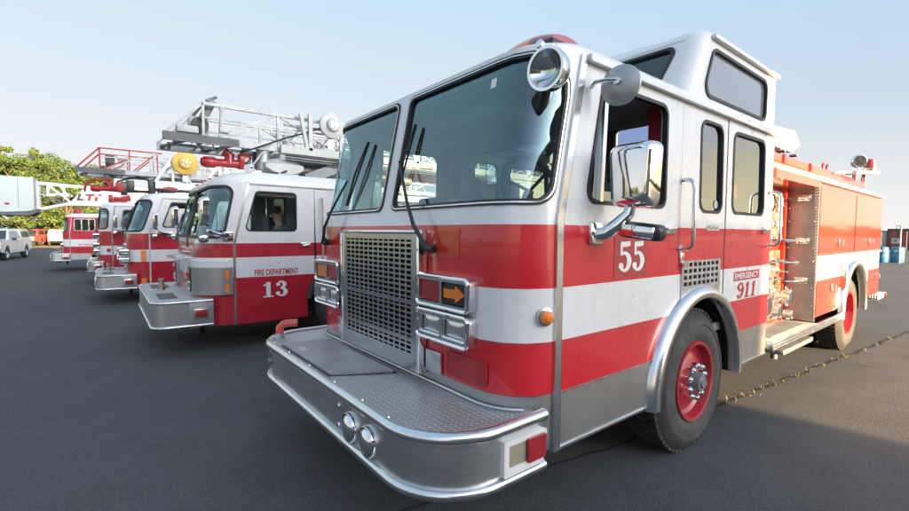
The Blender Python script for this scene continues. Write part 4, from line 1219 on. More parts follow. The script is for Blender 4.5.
    dk = MB(); L2 = [(x, y) for x, y, z in bl(0, .03)]; dk.sheet(L2, [], topmap(bz1), .006, .0005); dko = dk.build('bumper_deck', M['tread'], bp)
    for zz in (bz0 + .015, bz1 - .012):
        e = MB(); e.tube([(x, y, zz) for x, y, z in bl(0, -.004)], .018, 8); e.build('bumper_rail', M['trim'], bp, 60)
    for s in (1, -1):
        f = sidemap_at(cx + s * 1.24, s); yk = be - .27
        e = MB(); e.bx(cx + s * 1.236, cx + s * 1.256, yk, be, bz0 - .005, bz1 + .004, .003); e.build('end_plate', M['tread_side'], bp)
        e = MB(); zc = (bz0 + bz1) / 2; e.box(f(yk + .13, zc, .018), (.03, .16, .12), .006); lb = e.build('corner_lamp_box', M['trim'], bp)
        MB().box(f(yk + .13, zc, .032), (.02, .125, .085), .005).build('red_lens', M['lens_red'], lb)
    if c.get('front_boxes'):
        for x in (-.8, .0, .75):
            e = MB(); e.box((cx + x, by - .012, (bz0 + bz1) / 2), (.30, .03, .2), .01); fb = e.build('bumper_lamp', M['trim'], bp)
            MB().box((cx + x, by - .028, (bz0 + bz1) / 2), (.25, .02, .15), .006).build('lamp_lens', M['lens_clear'], fb)
    e = MB(); e.sheet(rpoly(rect(cx - .9, cx - .35, by + .12, by + .34), .02), [], topmap(bz1 + .006), .004, .0004); e.sheet(rpoly(rect(cx + .35, cx + .95, by + .10, by + .30), .02), [], topmap(bz1 + .006), .004, .0004); e.build_each('deck_opening', M['black'], dko)
    e = MB(); e.lathe([(0, .05), (.05, .05), (.06, .03), (.13, .03), (.14, .045), (.17, .045), (.17, 0)], (cx - .15, by + .22, bz1), (0, 0, 1), 12); e.build('intake_cap', M['brass'], dko)
    e = MB(); e.tube([(cx + .5, by + .2, bz0), (cx + .5, by + .12, bz0 - .06), (cx + .5, by + .2, bz0 - .09), (cx + .5, by + .28, bz0 - .05)], .016); e.tube([(cx + 1.05, be - .1, bz0), (cx + 1.05, be - .1, bz0 - .14)], .03); e.build_each('tow_hook', M['dark'], T)
    # body behind the cab
    bb = c['body']
    B = MB(); y1, y2, zt = bb
    B.bx(cx - 1.20, cx + 1.20, y1, c['axles'][0] - .68, .55, zt); B.bx(cx - 1.20, cx + 1.20, c['axles'][-1] + .68, y2, .55, zt); B.bx(cx - 1.20, cx + 1.20, c['axles'][0] - .68, c['axles'][-1] + .68, 1.16, zt); B.bx(cx - .7, cx + .7, c['axles'][0] - .7, c['axles'][-1] + .7, .6, 1.2)
    body = B.build('rear_body', M['red'], T)
    for s in (1, -1):
        k = 0; ys = [y1 + .05 + i * 1.1 for i in range(int((y2 - y1) / 1.1))]
        for ya in ys:
            za = .62 if (ya + 1.05 < c['axles'][0] - .66 or ya > c['axles'][-1] + .66) else 1.22
            d = MB(); d.bx(cx + s * 1.20, cx + s * 1.216, ya, ya + 1.04, za, zt - .06, .004); d.build('compartment_door', M['galv'], body)
        e = MB(); e.bx(cx + s * 1.198, cx + s * 1.222, y1, y2, zt - .05, zt + .02, .004); e.build('body_moulding', M['white'], body)
    m = MB()
    for x in (-.42, .42): m.bx(cx + x - .04, cx + x + .04, y0 + .1, y2, .5, .78)
    for y in [wy] + c['axles']: m.bx(cx - .9, cx + .9, y - .06, y + .06, .42, .58)
    m.build('chassis', M['dark'], T)
    return T, C

def mirror_pair(T, C, y, z, out=.28, big=True):
    for s in (1, -1):
        f = C.side(s)
        m = MB(); m.tube([f(y + .25, z - .28, 0), f(y + .10, z - .27, .12), f(y, z - .22, out)], [.035, .032, .025], 10); m.box(f(y + .26, z - .30, .012), (.03, .12, .12), .01); br = m.build('mirror_arm', M['chrome'], T)
        m = MB(); L = []; cx, cy, cz = C.X(s) + s * out, y, z
        prof = rpoly([(-.10, -.19), (.10, -.19), (.11, .19), (-.11, .19)], .05, 5)
        for k in range(6):
            t = k / 5; sc = 1 - .25 * (1 - math.cos(PI / 2 * t)); L.append([(cx + x * sc, cy - .09 * math.sin(PI / 2 * t), cz + zz * sc) for x, zz in prof])
        m.loft(L, True, True); m.build('mirror_head', M['chrome'], br, 60)
        m = MB(); m.box(f(y - .05, z - .33, out - .02), (.16, .10, .10), .03, Matrix.Rotation(.3, 3, 'X')); m.build('lower_mirror', M['chrome'], br)

def wipers(T, C, zw0, zw1):
    for x in (.55, -.45):
        f = C.P; m = MB(); m.tube([f(x, zw0 - .12, .04), f(x - .1, zw0 + .12, .07), f(x - .16, zw0 + .36, .04)], .012, 6); m.tube([f(x - .22, zw0 + .08, .02), f(x - .12, zw0 + .6, .02)], .013, 6); m.build('wiper', M['black'], T)

def lamp_stack(T, C, u0, z0, rows, w=.36, h=.15, proud=.09):
    """protruding chrome headlamp clusters on the front face"""
    for s in (1, -1):
        for r_ in range(rows):
            zc = z0 + r_ * (h + .03); f = frontmap(C.y0)
            o = rect(C.cx + s * (u0) - w / 2, C.cx + s * u0 + w / 2, zc - h / 2, zc + h / 2)
            b = MB().sheet(rpoly(o, .03), [], f, proud, -.02).build('lamp_bezel', M['chrome'], T)
            for k in (-1, 1):
                MB().sheet(rpoly(rect(C.cx + s * u0 + k * w * .24 - w * .19, C.cx + s * u0 + k * w * .24 + w * .19, zc - h * .34, zc + h * .34), .012), [], f, proud + .006, proud - .01).build('lamp_lens', M['lens_clear'] if r_ == 0 else (M['lens_red'] if k < 0 else M['amber']), b)

def grille_front(T, C, z0, z1, half, mat='grille'):
    f = frontmap(C.y0); g = MB().sheet(rpoly(rect(C.cx - half, C.cx + half, z0, z1), .02), [rect(C.cx - half + .05, C.cx + half - .05, z0 + .05, z1 - .05)], f, .03, -.01).build('grille', M[mat], T)
    m = MB(); n = 9
    for i in range(n): z = z0 + .06 + (z1 - z0 - .12) * i / (n - 1); m.bx(C.cx - half + .04, C.cx + half - .04, C.y0 - .022, C.y0 - .010, z - .010, z + .010)
    m.build('grille_bar', M['trim'], g); MB().bx(C.cx - half + .04, C.cx + half - .04, C.y0 - .008, C.y0 - .002, z0 + .04, z1 - .04).build('grille_dark', M['dark'], g)

def letters(T, C, txt, ya, yb, z0, z1, mat='letter_red', bold=.012):
    for s in (1, -1):
        f0 = C.side(s); f = f0 if s > 0 else (lambda y, z, o: f0(ya + yb - y, z, o))
        text_mb(txt, ya, yb, z0, z1, f, .0065, bold).build('lettering', M[mat], T, 0, False)

def ladder(T, x0, x1, ya, yb, z, h, rail, diag_n, tip, mat, topmat, posts=(), nm='aerial_ladder', mid=True):
    """open truss ladder section lying along y; x0/x1 the two sides"""
    m = MB()
    for x in (x0, x1):
        m.bx(x - .03, x + .03, ya, yb, z - .05, z + .05)
        if not topmat: m.bar((x, ya + tip, z + h), (x, yb, z + h), .045)
        if mid: m.bar((x, ya + tip, z + h * .62), (x, yb, z + h * .62), .025)
        step = (yb - ya - tip) / diag_n
        for i in range(diag_n):
            a = ya + tip + i * step
            if i: m.bar((x, a, z), (x, a, z + h), .035)
            m.bar((x, a + (0 if i % 2 else step), z + h), (x, a + (step if i % 2 else 0), z), .028)
    k = ya + .15
    while k < yb: m.tube([(x0, k, z), (x1, k, z)], .018, 6); k += .33
    la = m.build(nm, M[mat], T, 0)
    m = MB()
    for x in (x0, x1):
        m.bar((x, ya, z + .04), (x, ya + tip, z + h), .032); m.bar((x, ya + tip, z + .02), (x, ya + tip, z + h), .032)
        if topmat:
            m.bar((x, ya + tip, z + h), (x, yb if not posts else posts[-1] + .1, z + h), .028)
            for p in posts: m.bar((x, p, z + .02), (x, p, z + h), .026)
            if len(posts) > 1: m.bar((x, posts[-2] + .05, z + .03), (x, posts[-1], z + h), .026)
            m.bar((x, ya + tip + .05, z + .04), (x, ya + tip + .45, z + h * .55), .03)
    m.bar((x0, ya + tip, z + h), (x1, ya + tip, z + h), .035)
    m.build('tip_guard', M[topmat or mat], la, 0)
    m = MB()
    m.bx(x1 - .034, x1 + .034, ya - .02, ya + tip + .45, z - .045, z + .056)
    q = ya + .05
    for i in range(7):
        m.bar((x0, q, z), (x1, q + .28, z), .045, .03) if i % 2 == 0 else m.bar((x1, q, z), (x0, q + .28, z), .045, .03); q += .30
    m.bar((x0 + .3, ya + .1, z + .01), (x0 + .3, ya + 1.5, z + .01), .04); m.build('tip_step', M['ladder_gray'], la)
    m = MB()
    fa = ya + 1.6; a_, b_ = x0 + .14, x1 - .14
    for x in (a_, b_):
        m.bx(x - .025, x + .025, fa, yb, z + .0, z + .07); m.bar((x, fa, z + h * .82), (x, yb, z + h * .82), .035)
        k = fa
        while k < yb - .5: m.bar((x, k, z + .05), (x, k + .27, z + h * .8), .022); m.bar((x, k + .27, z + h * .8), (x, k + .54, z + .05), .022); k += .54
    k = fa + .1
    while k < yb: m.tube([(a_, k, z + .04), (b_, k, z + .04)], .016, 6); k += .33
    m.build('fly_section', M[mat], la, 0)
    return la

def water_gun(T, x, y, z, mat='red_dull', s=1.0):
    m = MB(); m.lathe([(0, .05 * s), (.04 * s, .075 * s), (.16 * s, .08 * s), (.2 * s, .055 * s), (.45 * s, .065 * s), (.6 * s, .085 * s), (.62 * s, .0)], (x, y, z), (0, 1, .02), 16)
    m.tube([(x, y + .35 * s, z), (x, y + .36 * s, z + .12 * s), (x, y + .28 * s, z + .17 * s)], .07 * s, 12); m.box((x, y + .55 * s, z + .05), (.18 * s, .16 * s, .22 * s), .02)
    g = m.build('water_gun', M[mat], T, 40)
    m = MB(); m.tube([(x, y + .5 * s, z + .18 * s), (x + .02, y + .75 * s, z + .30 * s), (x, y + 1.0 * s, z + .30 * s)], .02, 6); m.box((x, y + .75 * s, z + .08), (.16, .16, .28), .02); m.build('gun_motor', M['black'], g)
    return g

def reel(T, x, y, z, r, w, mat, sg=1):
    m = MB(); m.lathe([(0, 0), (0, r * .9), (.02, r), (w * .5, r), (w * .55, r * .92), (w * .60, r * .55), (w * .95, r * .50), (w, r * .42), (w, 0)], (x, y, z), (sg, 0, 0), 30)
    o = m.build('cable_reel', M[mat], T, 40)
    m = MB(); m.lathe([(w * 1.0, r * .10), (w * 1.06, r * .09), (w * 1.07, 0)], (x, y, z), (sg, 0, 0), 12)
    for k in range(5): a = 2 * PI * k / 5; m.lathe([(w * 1.0, .02), (w * 1.03, .015), (w * 1.035, 0)], V((x, y, z)) + V((0, r * .28 * math.cos(a), r * .28 * math.sin(a))), (sg, 0, 0), 8)
    m.bx(x - .02, x - .0, y - r * .2, y + r * .2, z - r - .16, z - r * .5); m.build_each('reel_hub', M['trim'], o)

# ---- truck 13
p13 = bands('paint_thirteen', [(0, RED2), (.965, PIN), (.972, WHITE), (1.238, PIN), (1.246, RED2), (1.432, WHITE)])
T13, C13 = cab_truck(dict(name='ladder_truck', cat='ladder truck', label='white and red ladder truck with number 13 on its door, parked beside the nearest engine', cx=-4.95, y0=.95, r=.40, belt=1.43, rake=.235, skirt=.37, roof=2.235,
    paint=p13, door=2.42, rear=3.5, wheel=2.97, ws=(1.50, 2.20), win=[(1.475, 1.595), (2.17, 1.595), (2.17, 2.14), (1.625, 2.14)], rise=.17, bump=(.44, 1.09, .40, .73), axles=[8.2, 9.5], body=(4.2, 11.2, 1.9), fw=.014, glass='glass_clear'))
mirror_pair(T13, C13, 1.02, 1.83, .18)
wipers(T13, C13, 1.50, 2.2)
letters(T13, C13, 'FIRE DEPARTMENT', 1.595, 2.185, 1.0, 1.082, 'letter_red', .02)
for s in (1, -1):
    f0 = C13.side(s); f = f0 if s > 0 else (lambda y, z, o: f0(3.72 - y, z, o))
    digits('13', 1.68, 2.04, .695, .91, f, .0065).build('number', M['letter_white'], T13, 0, False)
    # brushed headlamp housing wrapped round the corner
    g = lambda u, z, o, s=s: C13.P(s * u, z, o)
    a0, a1 = C13.fl - .22, C13.uc - .03
    hb = MB().sheet(rpoly(rect(a0, a1, .775, 1.125), .02), [], g, .050, -.01, .08).build('headlamp_housing', M['alu'], T13, 50)
    MB().sheet(rpoly(rect(a0 - .03, a1 + .01, 1.125, 1.215), .03), [], g, .058, -.01, .08).build('housing_ledge', M['white'], hb, 50)
    MB().sheet(rpoly(rect(a0 + .01, a0 + .24, .79, 1.11), .02), [], g, .056, .046, .08).build('lamp_panel', M['black'], hb)
    c = C13.P(s * (a0 + .125), 1.03, .056); m = MB(); m.lathe([(0, .07), (.012, .066), (.03, .04), (.034, 0)], c, C13.P(s * (a0 + .125), 1.03, 1) - c + V((0, 0, .0)), 18); m.build('turn_lamp', M['lens_red'], hb)
    MB().sheet(rpoly(rect(a0 + .04, a0 + .21, .81, .935), .02), [], g, .066, .05, .08).build('headlamp', M['reflector'], hb)
    for zz in (.86, 1.03): MB().sheet(rpoly(rect(a1 - .075, a1 - .035, zz - .055, zz + .055), .008), [], g, .066, .045).build('amber_marker', M['amber'], hb)
m = MB()
for i in range(5): m.box((-4.30, 3.2 + i * .8, 2.84), (.05, .26, .12), .01)
m.build_each('ladder_bracket', M['steel_gray'], T13)
m = MB()
for k in range(3): m.tube([(-4.28, 2.2, 2.74 - k * .035), (-4.28, 3.5, 2.73 - k * .035), (-4.28, 6.5, 2.74 - k * .035)], .012, 6)
m.tube([(-4.45, 2.45, 2.62), (-4.30, 2.2, 2.50), (-4.35, 2.0, 2.42)], .02, 6); m.build_each('hydraulic_line', M['black'], T13)
# small chrome and red siren and lamps on the roof brow
m = MB(); m.lathe([(0, 0), (0, .05), (.06, .09), (.08, .085), (.085, 0)], (-3.98, 1.66, 2.47), (.3, -1, .15), 18); m.tube([(-3.98, 1.68, 2.45), (-3.98, 1.68, 2.34)], .02); m.build('spot_lamp', M['chrome'], T13, 50)
la = ladder(T13, -5.45, -4.45, .68, 9.2, 2.86, .50, 0, 8, .46, 'ladder', None)
m = MB(); m.bx(-5.55, -4.36, 2.15, 9.6, 2.68, 2.80, .01)
for x in (-5.58, -4.33):
    m.bx(x - .03, x + .03, 2.15, 9.6, 2.78, 2.90)
    for i in range(7): m.bar((x, 2.6 + i, 2.86), (x, 2.6 + i, 3.42), .06); m.bar((x, 2.55 + i, 2.88), (x, 2.95 + i - .5, 3.42), .05)
m.build('ladder_base', M['offwhite'], la, 0)
reel(T13, -4.36, 2.95, 3.30, .205, .16, 'offwhite')
m = MB(); m.box((-4.7, 1.22, 3.30), (.30, .10, .34), .02, Matrix.Rotation(math.radians(-25), 3, 'X')); m.tube([(-4.7, 1.22, 3.46), (-4.7, 1.36, 3.54)], .02); m.build('tip_floodlight', M['steel_gray'], la)
m = MB(); m.box((-4.75, 1.12, 3.08), (.26, .24, .26), .02); wn = m.build('tip_winch', M['offwhite'], la)
m = MB(); m.lathe([(0, .11), (.03, .115), (.035, .08), (.04, .03), (.042, 0)], (-4.62, 1.12, 3.08), (1, 0, 0), 20); m.build('winch_drum', M['black'], wn)
m = MB(); m.tube([(-4.45, 1.35, 2.9), (-4.45, 1.38, 3.28), (-4.45, 1.36, 3.36)], .03, 8); m.box((-4.45, 1.40, 3.02), (.10, .12, .07), .01); m.box((-4.5, .95, 2.98), (.18, .26, .10), .02); m.build_each('tip_control', M['offwhite'], la)
m = MB(); m.tube([(-4.34, 2.95, 3.32), (-4.33, 2.6, 3.16), (-4.34, 2.2, 3.0), (-4.36, 1.9, 2.86), (-4.40, 1.72, 2.78)], .014, 6); m.tube([(-4.42, 1.25, 2.80), (-4.42, 1.27, 2.72), (-4.42, 1.33, 2.72), (-4.42, 1.35, 2.80)], .012, 6); m.build('control_cable', M['black'], la)
water_gun(T13, -4.75, 1.15, 2.60, 'red_fitting', 1.05)
m = MB(); m.cyl((-4.55, 1.95, 2.52), (-4.55, 1.95, 2.84), .10, n=16); m.tube([(-4.5, 2.3, 2.95), (-4.45, 1.9, 2.75), (-4.5, 1.75, 2.52), (-4.5, 1.7, 2.40)], .018); m.box((-4.8, 2.15, 2.56), (.5, .2, .16), .02); m.build('ladder_rest', M['galv'], T13)
m = MB(); L = []
for k, (dx, hh) in enumerate(((0, .04), (.12, .10), (.30, .13), (.48, .10), (.56, .05))): L.append([(-4.30 - y_, 1.92 + dx, 2.59 + z_ * hh) for y_, z_ in ((0, -1), (.0, .2), (.12, 1), (.30, 1), (.36, .1), (.34, -1))])
m.loft(L, True, True); fl = m.build('roof_floodlight', M['offwhite'], T13, 30); MB().bx(-4.66, -4.30, 2.10, 2.40, 2.44, 2.47).build('floodlight_lens', M['lens_clear'], fl)
m = MB(); m.cyl((-4.6, 2.4, 2.58), (-4.6, 4.6, 2.55), .085, n=14); m.cyl((-5.2, 2.4, 2.58), (-5.2, 4.6, 2.55), .085, n=14); m.bar((-4.4, 2.55, 2.42), (-4.4, 3.4, 2.80), .10, .16); m.build('hydraulic_ram', M['steel_gray'], T13)
m = MB(); m.cyl((-4.95, 7.8, 1.8), (-4.95, 7.8, 2.7), .6, .5, 20); m.bx(-5.7, -4.2, 7.2, 8.8, 2.3, 2.7, .03); m.build('turntable', M['offwhite'], T13)

# ---- second ladder truck
p4 = bands('paint_second', [(0, RED2), (.905, WHITE), (1.165, RED2), (1.53, WHITE)])
T4, C4 = cab_truck(dict(name='ladder_truck', cat='ladder truck', label='ladder truck with red tip railings and a yellow reel on its ladder, behind truck 13', cx=-10.52, y0=.42, r=.40, belt=1.53, rake=.34, skirt=.40, roof=2.33,
    paint=p4, door=2.15, rear=3.2, wheel=2.72, ws=(1.56, 2.29), win=[(1.04, 1.66), (1.98, 1.66), (1.98, 2.24), (1.24, 2.24)], rise=.13, bump=(-.12, .57, .33, .64), axles=[8.0, 9.3], body=(4.0, 11.0, 1.9), open_window=True, front_boxes=True, seam_mat=M['offwhite']))
mirror_pair(T4, C4, .95, 1.80, .26); wipers(T4, C4, 1.56, 2.29)
letters(T4, C4, 'FIRE DEPARTMENT', 1.14, 1.80, .975, 1.05, 'letter_red', .006)
lamp_stack(T4, C4, .86, .93, 2, .5, .15, .14); grille_front(T4, C4, .75, 1.30, .55)
for s in (1, -1):
    g = lambda u, z, o, s=s: C4.P(s * u, z, o)
    for zz in (1.10, .97, .49): MB().sheet(rpoly(rect(C4.uc - .16, C4.uc - .07, zz - .055, zz + .055), .01), [], g, .025, 0).build('amber_marker', M['amber'], T4)
la = ladder(T4, -10.95, -9.95, -.40, 9.0, 2.90, .50, 0, 9, .40, 'ladder', 'red_dull', posts=(.53, 1.06))
m = MB()
for x in (-11.05, -9.85):
    m.bx(x - .03, x + .03, 1.0, 9.3, 2.58, 2.72)
    for i in range(7): m.bar((x, 1.35 + i, 2.7), (x, 1.35 + i, 3.36), .05); m.bar((x, 1.0 + i, 2.72), (x, 1.33 + i, 3.3), .06); m.bar((x, 1.75 + i, 2.7), (x, 1.4 + i, 3.3), .03)
m.bx(-11.0, -9.9, 1.0, 9.3, 2.62, 2.76); m.build('ladder_base', M['white'], la, 0)
reel(T4, -9.80, 1.60, 3.20, .275, .20, 'yellow')
m = MB(); m.box((-10.1, .18, 3.14), (.20, .16, .26), .02); m.lathe([(0, .09), (.03, .09), (.032, 0)], (-10.0, .18, 3.16), (1, 0, 0), 16); m.box((-10.1, .1, 2.98), (.3, .2, .08), .01); m.build('tip_winch', M['black'], la)
m = MB(); m.prism([(-10.0, .30, 3.27), (-10.0, .52, 3.28), (-10.0, .44, 3.10), (-10.0, .36, 3.10)], (-.2, 0, 0)); m.build('tip_floodlight', M['offwhite'], la)
water_gun(T4, -10.1, -.18, 2.52, 'red_dull', .95)
m = MB(); m.tube([(-9.9, -.28, 2.45), (-9.9, -.25, 2.62), (-9.9, -.1, 2.72), (-9.9, .22, 2.74), (-9.9, .22, 2.50)], .016, 6); m.tube([(-10.35, -.28, 2.45), (-10.35, -.25, 2.62), (-10.35, -.1, 2.72), (-10.35, .22, 2.74), (-10.35, .22, 2.50)], .016, 6); m.build_each('gun_guard', M['red_dull'], T4)
m = MB(); m.box((-10.1, .42, 2.55), (.16, .12, .30), .02); m.box((-10.1, .95, 2.60), (.3, .14, .36), .02); m.tube([(-10.1, .42, 2.5), (-10.1, 1.0, 2.5)], .04); m.tube([(-10.1, .40, 2.75), (-10.0, .7, 2.82), (-10.1, .98, 2.74)], .02); m.build('ladder_rest', M['black'], T4)
m = MB(); m.box((-10.5, 1.28, 2.53), (1.5, .30, .05), .01); lb = m.build('roof_light', M['black'], T4)
m = MB(); L = [[(-10.5 + 1.55 * (i / 8 - .5) * 1.0, 1.28 + .16 * math.cos(PI * j / 8), 2.555 + .10 * (math.sin(PI * (.12 + .76 * i / 8)) ** .5) * math.sin(PI * j / 8)) for j in range(9)] for i in range(9)]
m.loft(L, True, True); m.build('red_dome', M['lens_red'], lb, 50)
m = MB(); m.cyl((-10.52, 7.6, 1.8), (-10.52, 7.6, 2.6), .6, .5, 18); m.build('turntable', M['offwhite'], T4)

# ---- third truck in the row
p3 = bands('paint_third', [(0, RED2), (.87, WHITE), (1.135, RED2), (1.55, WHITE)])
T3, C3 = cab_truck(dict(name='fire_truck', cat='fire truck', label='fire truck with a round emblem on its white stripe, between the tower and ladder trucks', cx=-15.12, y0=-.09, r=.32, belt=1.55, rake=.11, skirt=.42, roof=2.32,
    paint=p3, door=1.55, rear=2.6, wheel=2.15, ws=(1.62, 2.24), win=[(.42, 1.68), (1.40, 1.68), (1.40, 2.22), (.50, 2.22)], rise=.11, bump=(-.34, .02, .39, .69), axles=[7.4], body=(3.6, 9.5, 2.2), front_boxes=True, split=(.86,), frame_mat=M['trim']))
mirror_pair(T3, C3, .35, 1.85, .2); wipers(T3, C3, 1.62, 2.24)
lamp_stack(T3, C3, .80, .95, 2, .46, .16, .12); lamp_stack(T3, C3, .80, 1.42, 1, .40, .16, .12); grille_front(T3, C3, .8, 1.3, .5)
letters(T3, C3, 'FIRE DEPARTMENT', .62, 1.45, .95, 1.03, 'letter_red', .006)
for s in (1, -1):
    e = MB(); e.disc((.14, 1.01), .055, C3.side(s) if s > 0 else (lambda y, z, o: C3.side(-1)(y, z, o)), .006); e.build('emblem', M['letter_red'], T3, 0, False)
    MB().sheet(rpoly(rect(.06, .13, .55, .65), .01), [], C3.side(s), .02, 0).build('amber_marker', M['amber'], T3)
m = MB(); m.lathe([(0, 0), (0, .07), (.16, .05), (.22, .09), (.34, .10), (.36, 0)], (-14.6, .30, 2.56), (0, 1, 0), 16); m.lathe([(0, 0), (0, .12), (.10, .11), (.12, 0)], (-14.6, .18, 2.56), (0, 1, 0), 16); m.bx(-14.75, -14.45, .25, .6, 2.42, 2.5); m.lathe([(0, .07), (.05, .10), (.1, .10), (.12, 0)], (-14.6, .62, 2.58), (0, 1, .2), 14); m.build('siren', M['red_dull'], T3, 50)

# ---- tower truck with the bucket
p2 = bands('paint_tower', [(0, (.5, .5, .5)), (.68, RED2), (.94, WHITE), (1.23, RED2), (3.5, RED2)])
T2, C2 = cab_truck(dict(name='tower_truck', cat='tower truck', label='red tower truck under a white boom with a big pale bucket, farthest in the row', cx=-21.22, y0=-1.20, r=.22, belt=1.45, rake=.12, skirt=.45, roof=2.10,
    paint=p2, door=.05, rear=1.4, wheel=.32, ws=(1.52, 2.06), win=[(-.87, 1.56), (-.20, 1.56), (-.20, 2.04), (-.84, 2.04)], rise=.14, bump=(-1.56, -.98, .41, .69), axles=[6.0, 7.3], body=(2.0, 9.5, 1.8), split=(-.62, -.40), frame_mat=M['trim'], fender=M['red'], front_boxes=True))
letters(T2, C2, 'FIRE DEPARTMENT', -.74, -.10, .985, 1.055, 'letter_red', .006)
lamp_stack(T2, C2, .85, 1.0, 1, .5, .16, .06); grille_front(T2, C2, .75, 1.3, .5)
m = MB(); m.box((-20.6, -.72, 2.27), (.40, .3, .08), .02); m.lathe([(0, .13), (.10, .13), (.16, .08), (.17, 0)], (-20.45, -.74, 2.28), (0, 0, 1), 14); m.lathe([(0, .13), (.10, .13), (.16, .08), (.17, 0)], (-20.85, -.70, 2.28), (0, 0, 1), 14); m.build('roof_light', M['lens_red'], T2)
BX = -21.2
m = MB(); m.prism([(BX + .35, -1.05, 2.58), (BX + .35, 9.0, 2.58), (BX + .35, 9.0, 3.42), (BX + .35, -.45, 3.38)], (-.7, 0, 0)); boom = m.build('boom', M['white'], T2)
# the maker's emblem on the boom
def bmap(y, z, o): return V((BX + .352 + o, y + .13, z))
e = MB(); e.sheet([(-.90, 2.78), (-.68, 2.78), (-.68, 2.85), (-.80, 2.85), (-.74, 3.06), (-.82, 3.06)], [], bmap, .010, .001); e.build('emblem_letter', M['black'], boom)
e = MB(); e.sheet([(-.60, 3.06), (-.63, 2.98), (-.52, 2.98), (-.56, 2.78), (-.47, 2.78), (-.43, 2.98), (-.34, 2.98), (-.31, 3.06)], [], bmap, .010, .001); e.build('emblem_letter', M['lens_red'], boom)
e = MB(); e.sheet([(-.34, 2.78), (-.25, 2.78), (-.22, 2.96), (-.31, 2.96)], [], bmap, .010, .001); e.sheet([(-.22, 2.99), (-.12, 2.99), (-.09, 3.06), (-.19, 3.06)], [], bmap, .010, .001); e.build('emblem_letter', M['lens_red'], boom)
m = MB()
for x in (BX + .33, BX - .33):
    m.bar((x, -.95, 2.66), (x, -1.80, 2.42), .09); m.bar((x, -1.80, 2.42), (x, -1.95, 2.46), .09); m.bar((x, -.45, 3.34), (x, -1.95, 3.42), .07); m.bar((x, -.95, 2.70), (x, -1.62, 3.36), .07); m.bar((x, -1.62, 3.38), (x, -1.62, 2.98), .06)
    m.bar((x, -1.80, 2.95), (x, -1.05, 3.02), .06); m.bar((x, -1.05, 3.02), (x, -1.3, 3.36), .04); m.bar((x, -1.9, 2.44), (x, -1.9, 3.4), .07); m.bar((x, -1.15, 3.36), (x, -1.15, 3.0), .05)
m.bx(BX - .3, BX + .3, -1.4, -1.0, 2.95, 3.05); lt = m.build('boom_lattice', M['white'], boom, 0)
m = MB(); m.tube([(BX + .38, -1.3 + .16 * math.cos(2 * PI * i / 16), 2.78 + .16 * math.sin(2 * PI * i / 16)) for i in range(16)], .022, 6, True); m.tube([(BX + .3, -1.7, 2.6), (BX + .3, -1.45, 2.85), (BX + .3, -1.2, 2.62), (BX + .3, -1.0, 2.8)], .03); m.tube([(BX + .35, -1.88, 3.3), (BX + .38, -1.72, 3.3), (BX + .38, -1.68, 2.95), (BX + .38, -1.85, 2.9)], .018); m.build('hose_loop', M['steel_gray'], lt)
# bucket: tall box with a rounded bottom edge
m = MB(); L = []
prof = rpoly([(-1.94, 3.56), (-1.94, 2.28), (-2.98, 2.20), (-3.02, 3.56)], [.03, .16, .16, .03], 6)
for x, ins in ((BX - .95, .04), (BX - .90, 0), (BX + .85, 0), (BX + .90, .03)): L.append([(x, y + (ins if y < -2.5 else -ins), z + (ins if z < 2.9 else -ins)) for y, z in prof])
m.loft(L, True, True); bk = m.build('bucket', M['bucket'], T2, 40)
m = MB(); bmp = sidemap_at(BX + .90, 1); m.sheet(rect(-2.90, -2.42, 2.42, 3.50), [], bmp, .012, .0005); dr = m.build('bucket_door', M['bucket'], bk)
MB().sheet(rect(-2.75, -2.63, 2.50, 2.58), [], bmp, .018, .010).build('bucket_lamp', M['lens_red'], dr)
m = MB(); m.bx(BX + .86, BX + .908, -2.40, -2.385, 2.42, 3.50); m.bx(BX + .86, BX + .908, -1.97, -1.93, 2.34, 3.52); m.build('bucket_seam', M['steel_gray'], bk)
m = MB(); m.prism([(BX + .86, -2.95, 2.24), (BX + .86, -2.90, 2.13), (BX + .86, -2.1, 2.13), (BX + .86, -1.90, 2.26), (BX + .86, -1.90, 2.33)], (-1.7, 0, 0)); m.build('bucket_floor', M['ladder_gray'], bk)
m = MB()
for z in (2.3, 2.6, 2.9, 3.2, 3.5): m.tube([(BX + .8, -3.02, z), (BX + .8, -3.10, z), (BX - .8, -3.10, z), (BX - .8, -3.02, z)], .018, 6)
m.build('bucket_rail', M['steel_gray'], bk)
m = MB(); m.cyl((BX, 6.5, 1.7), (BX, 6.5, 2.6), .6, .5, 18); m.bx(BX - .3, BX + .3, .9, 1.1, 2.2, 2.6); m.build('turntable', M['offwhite'], T2)

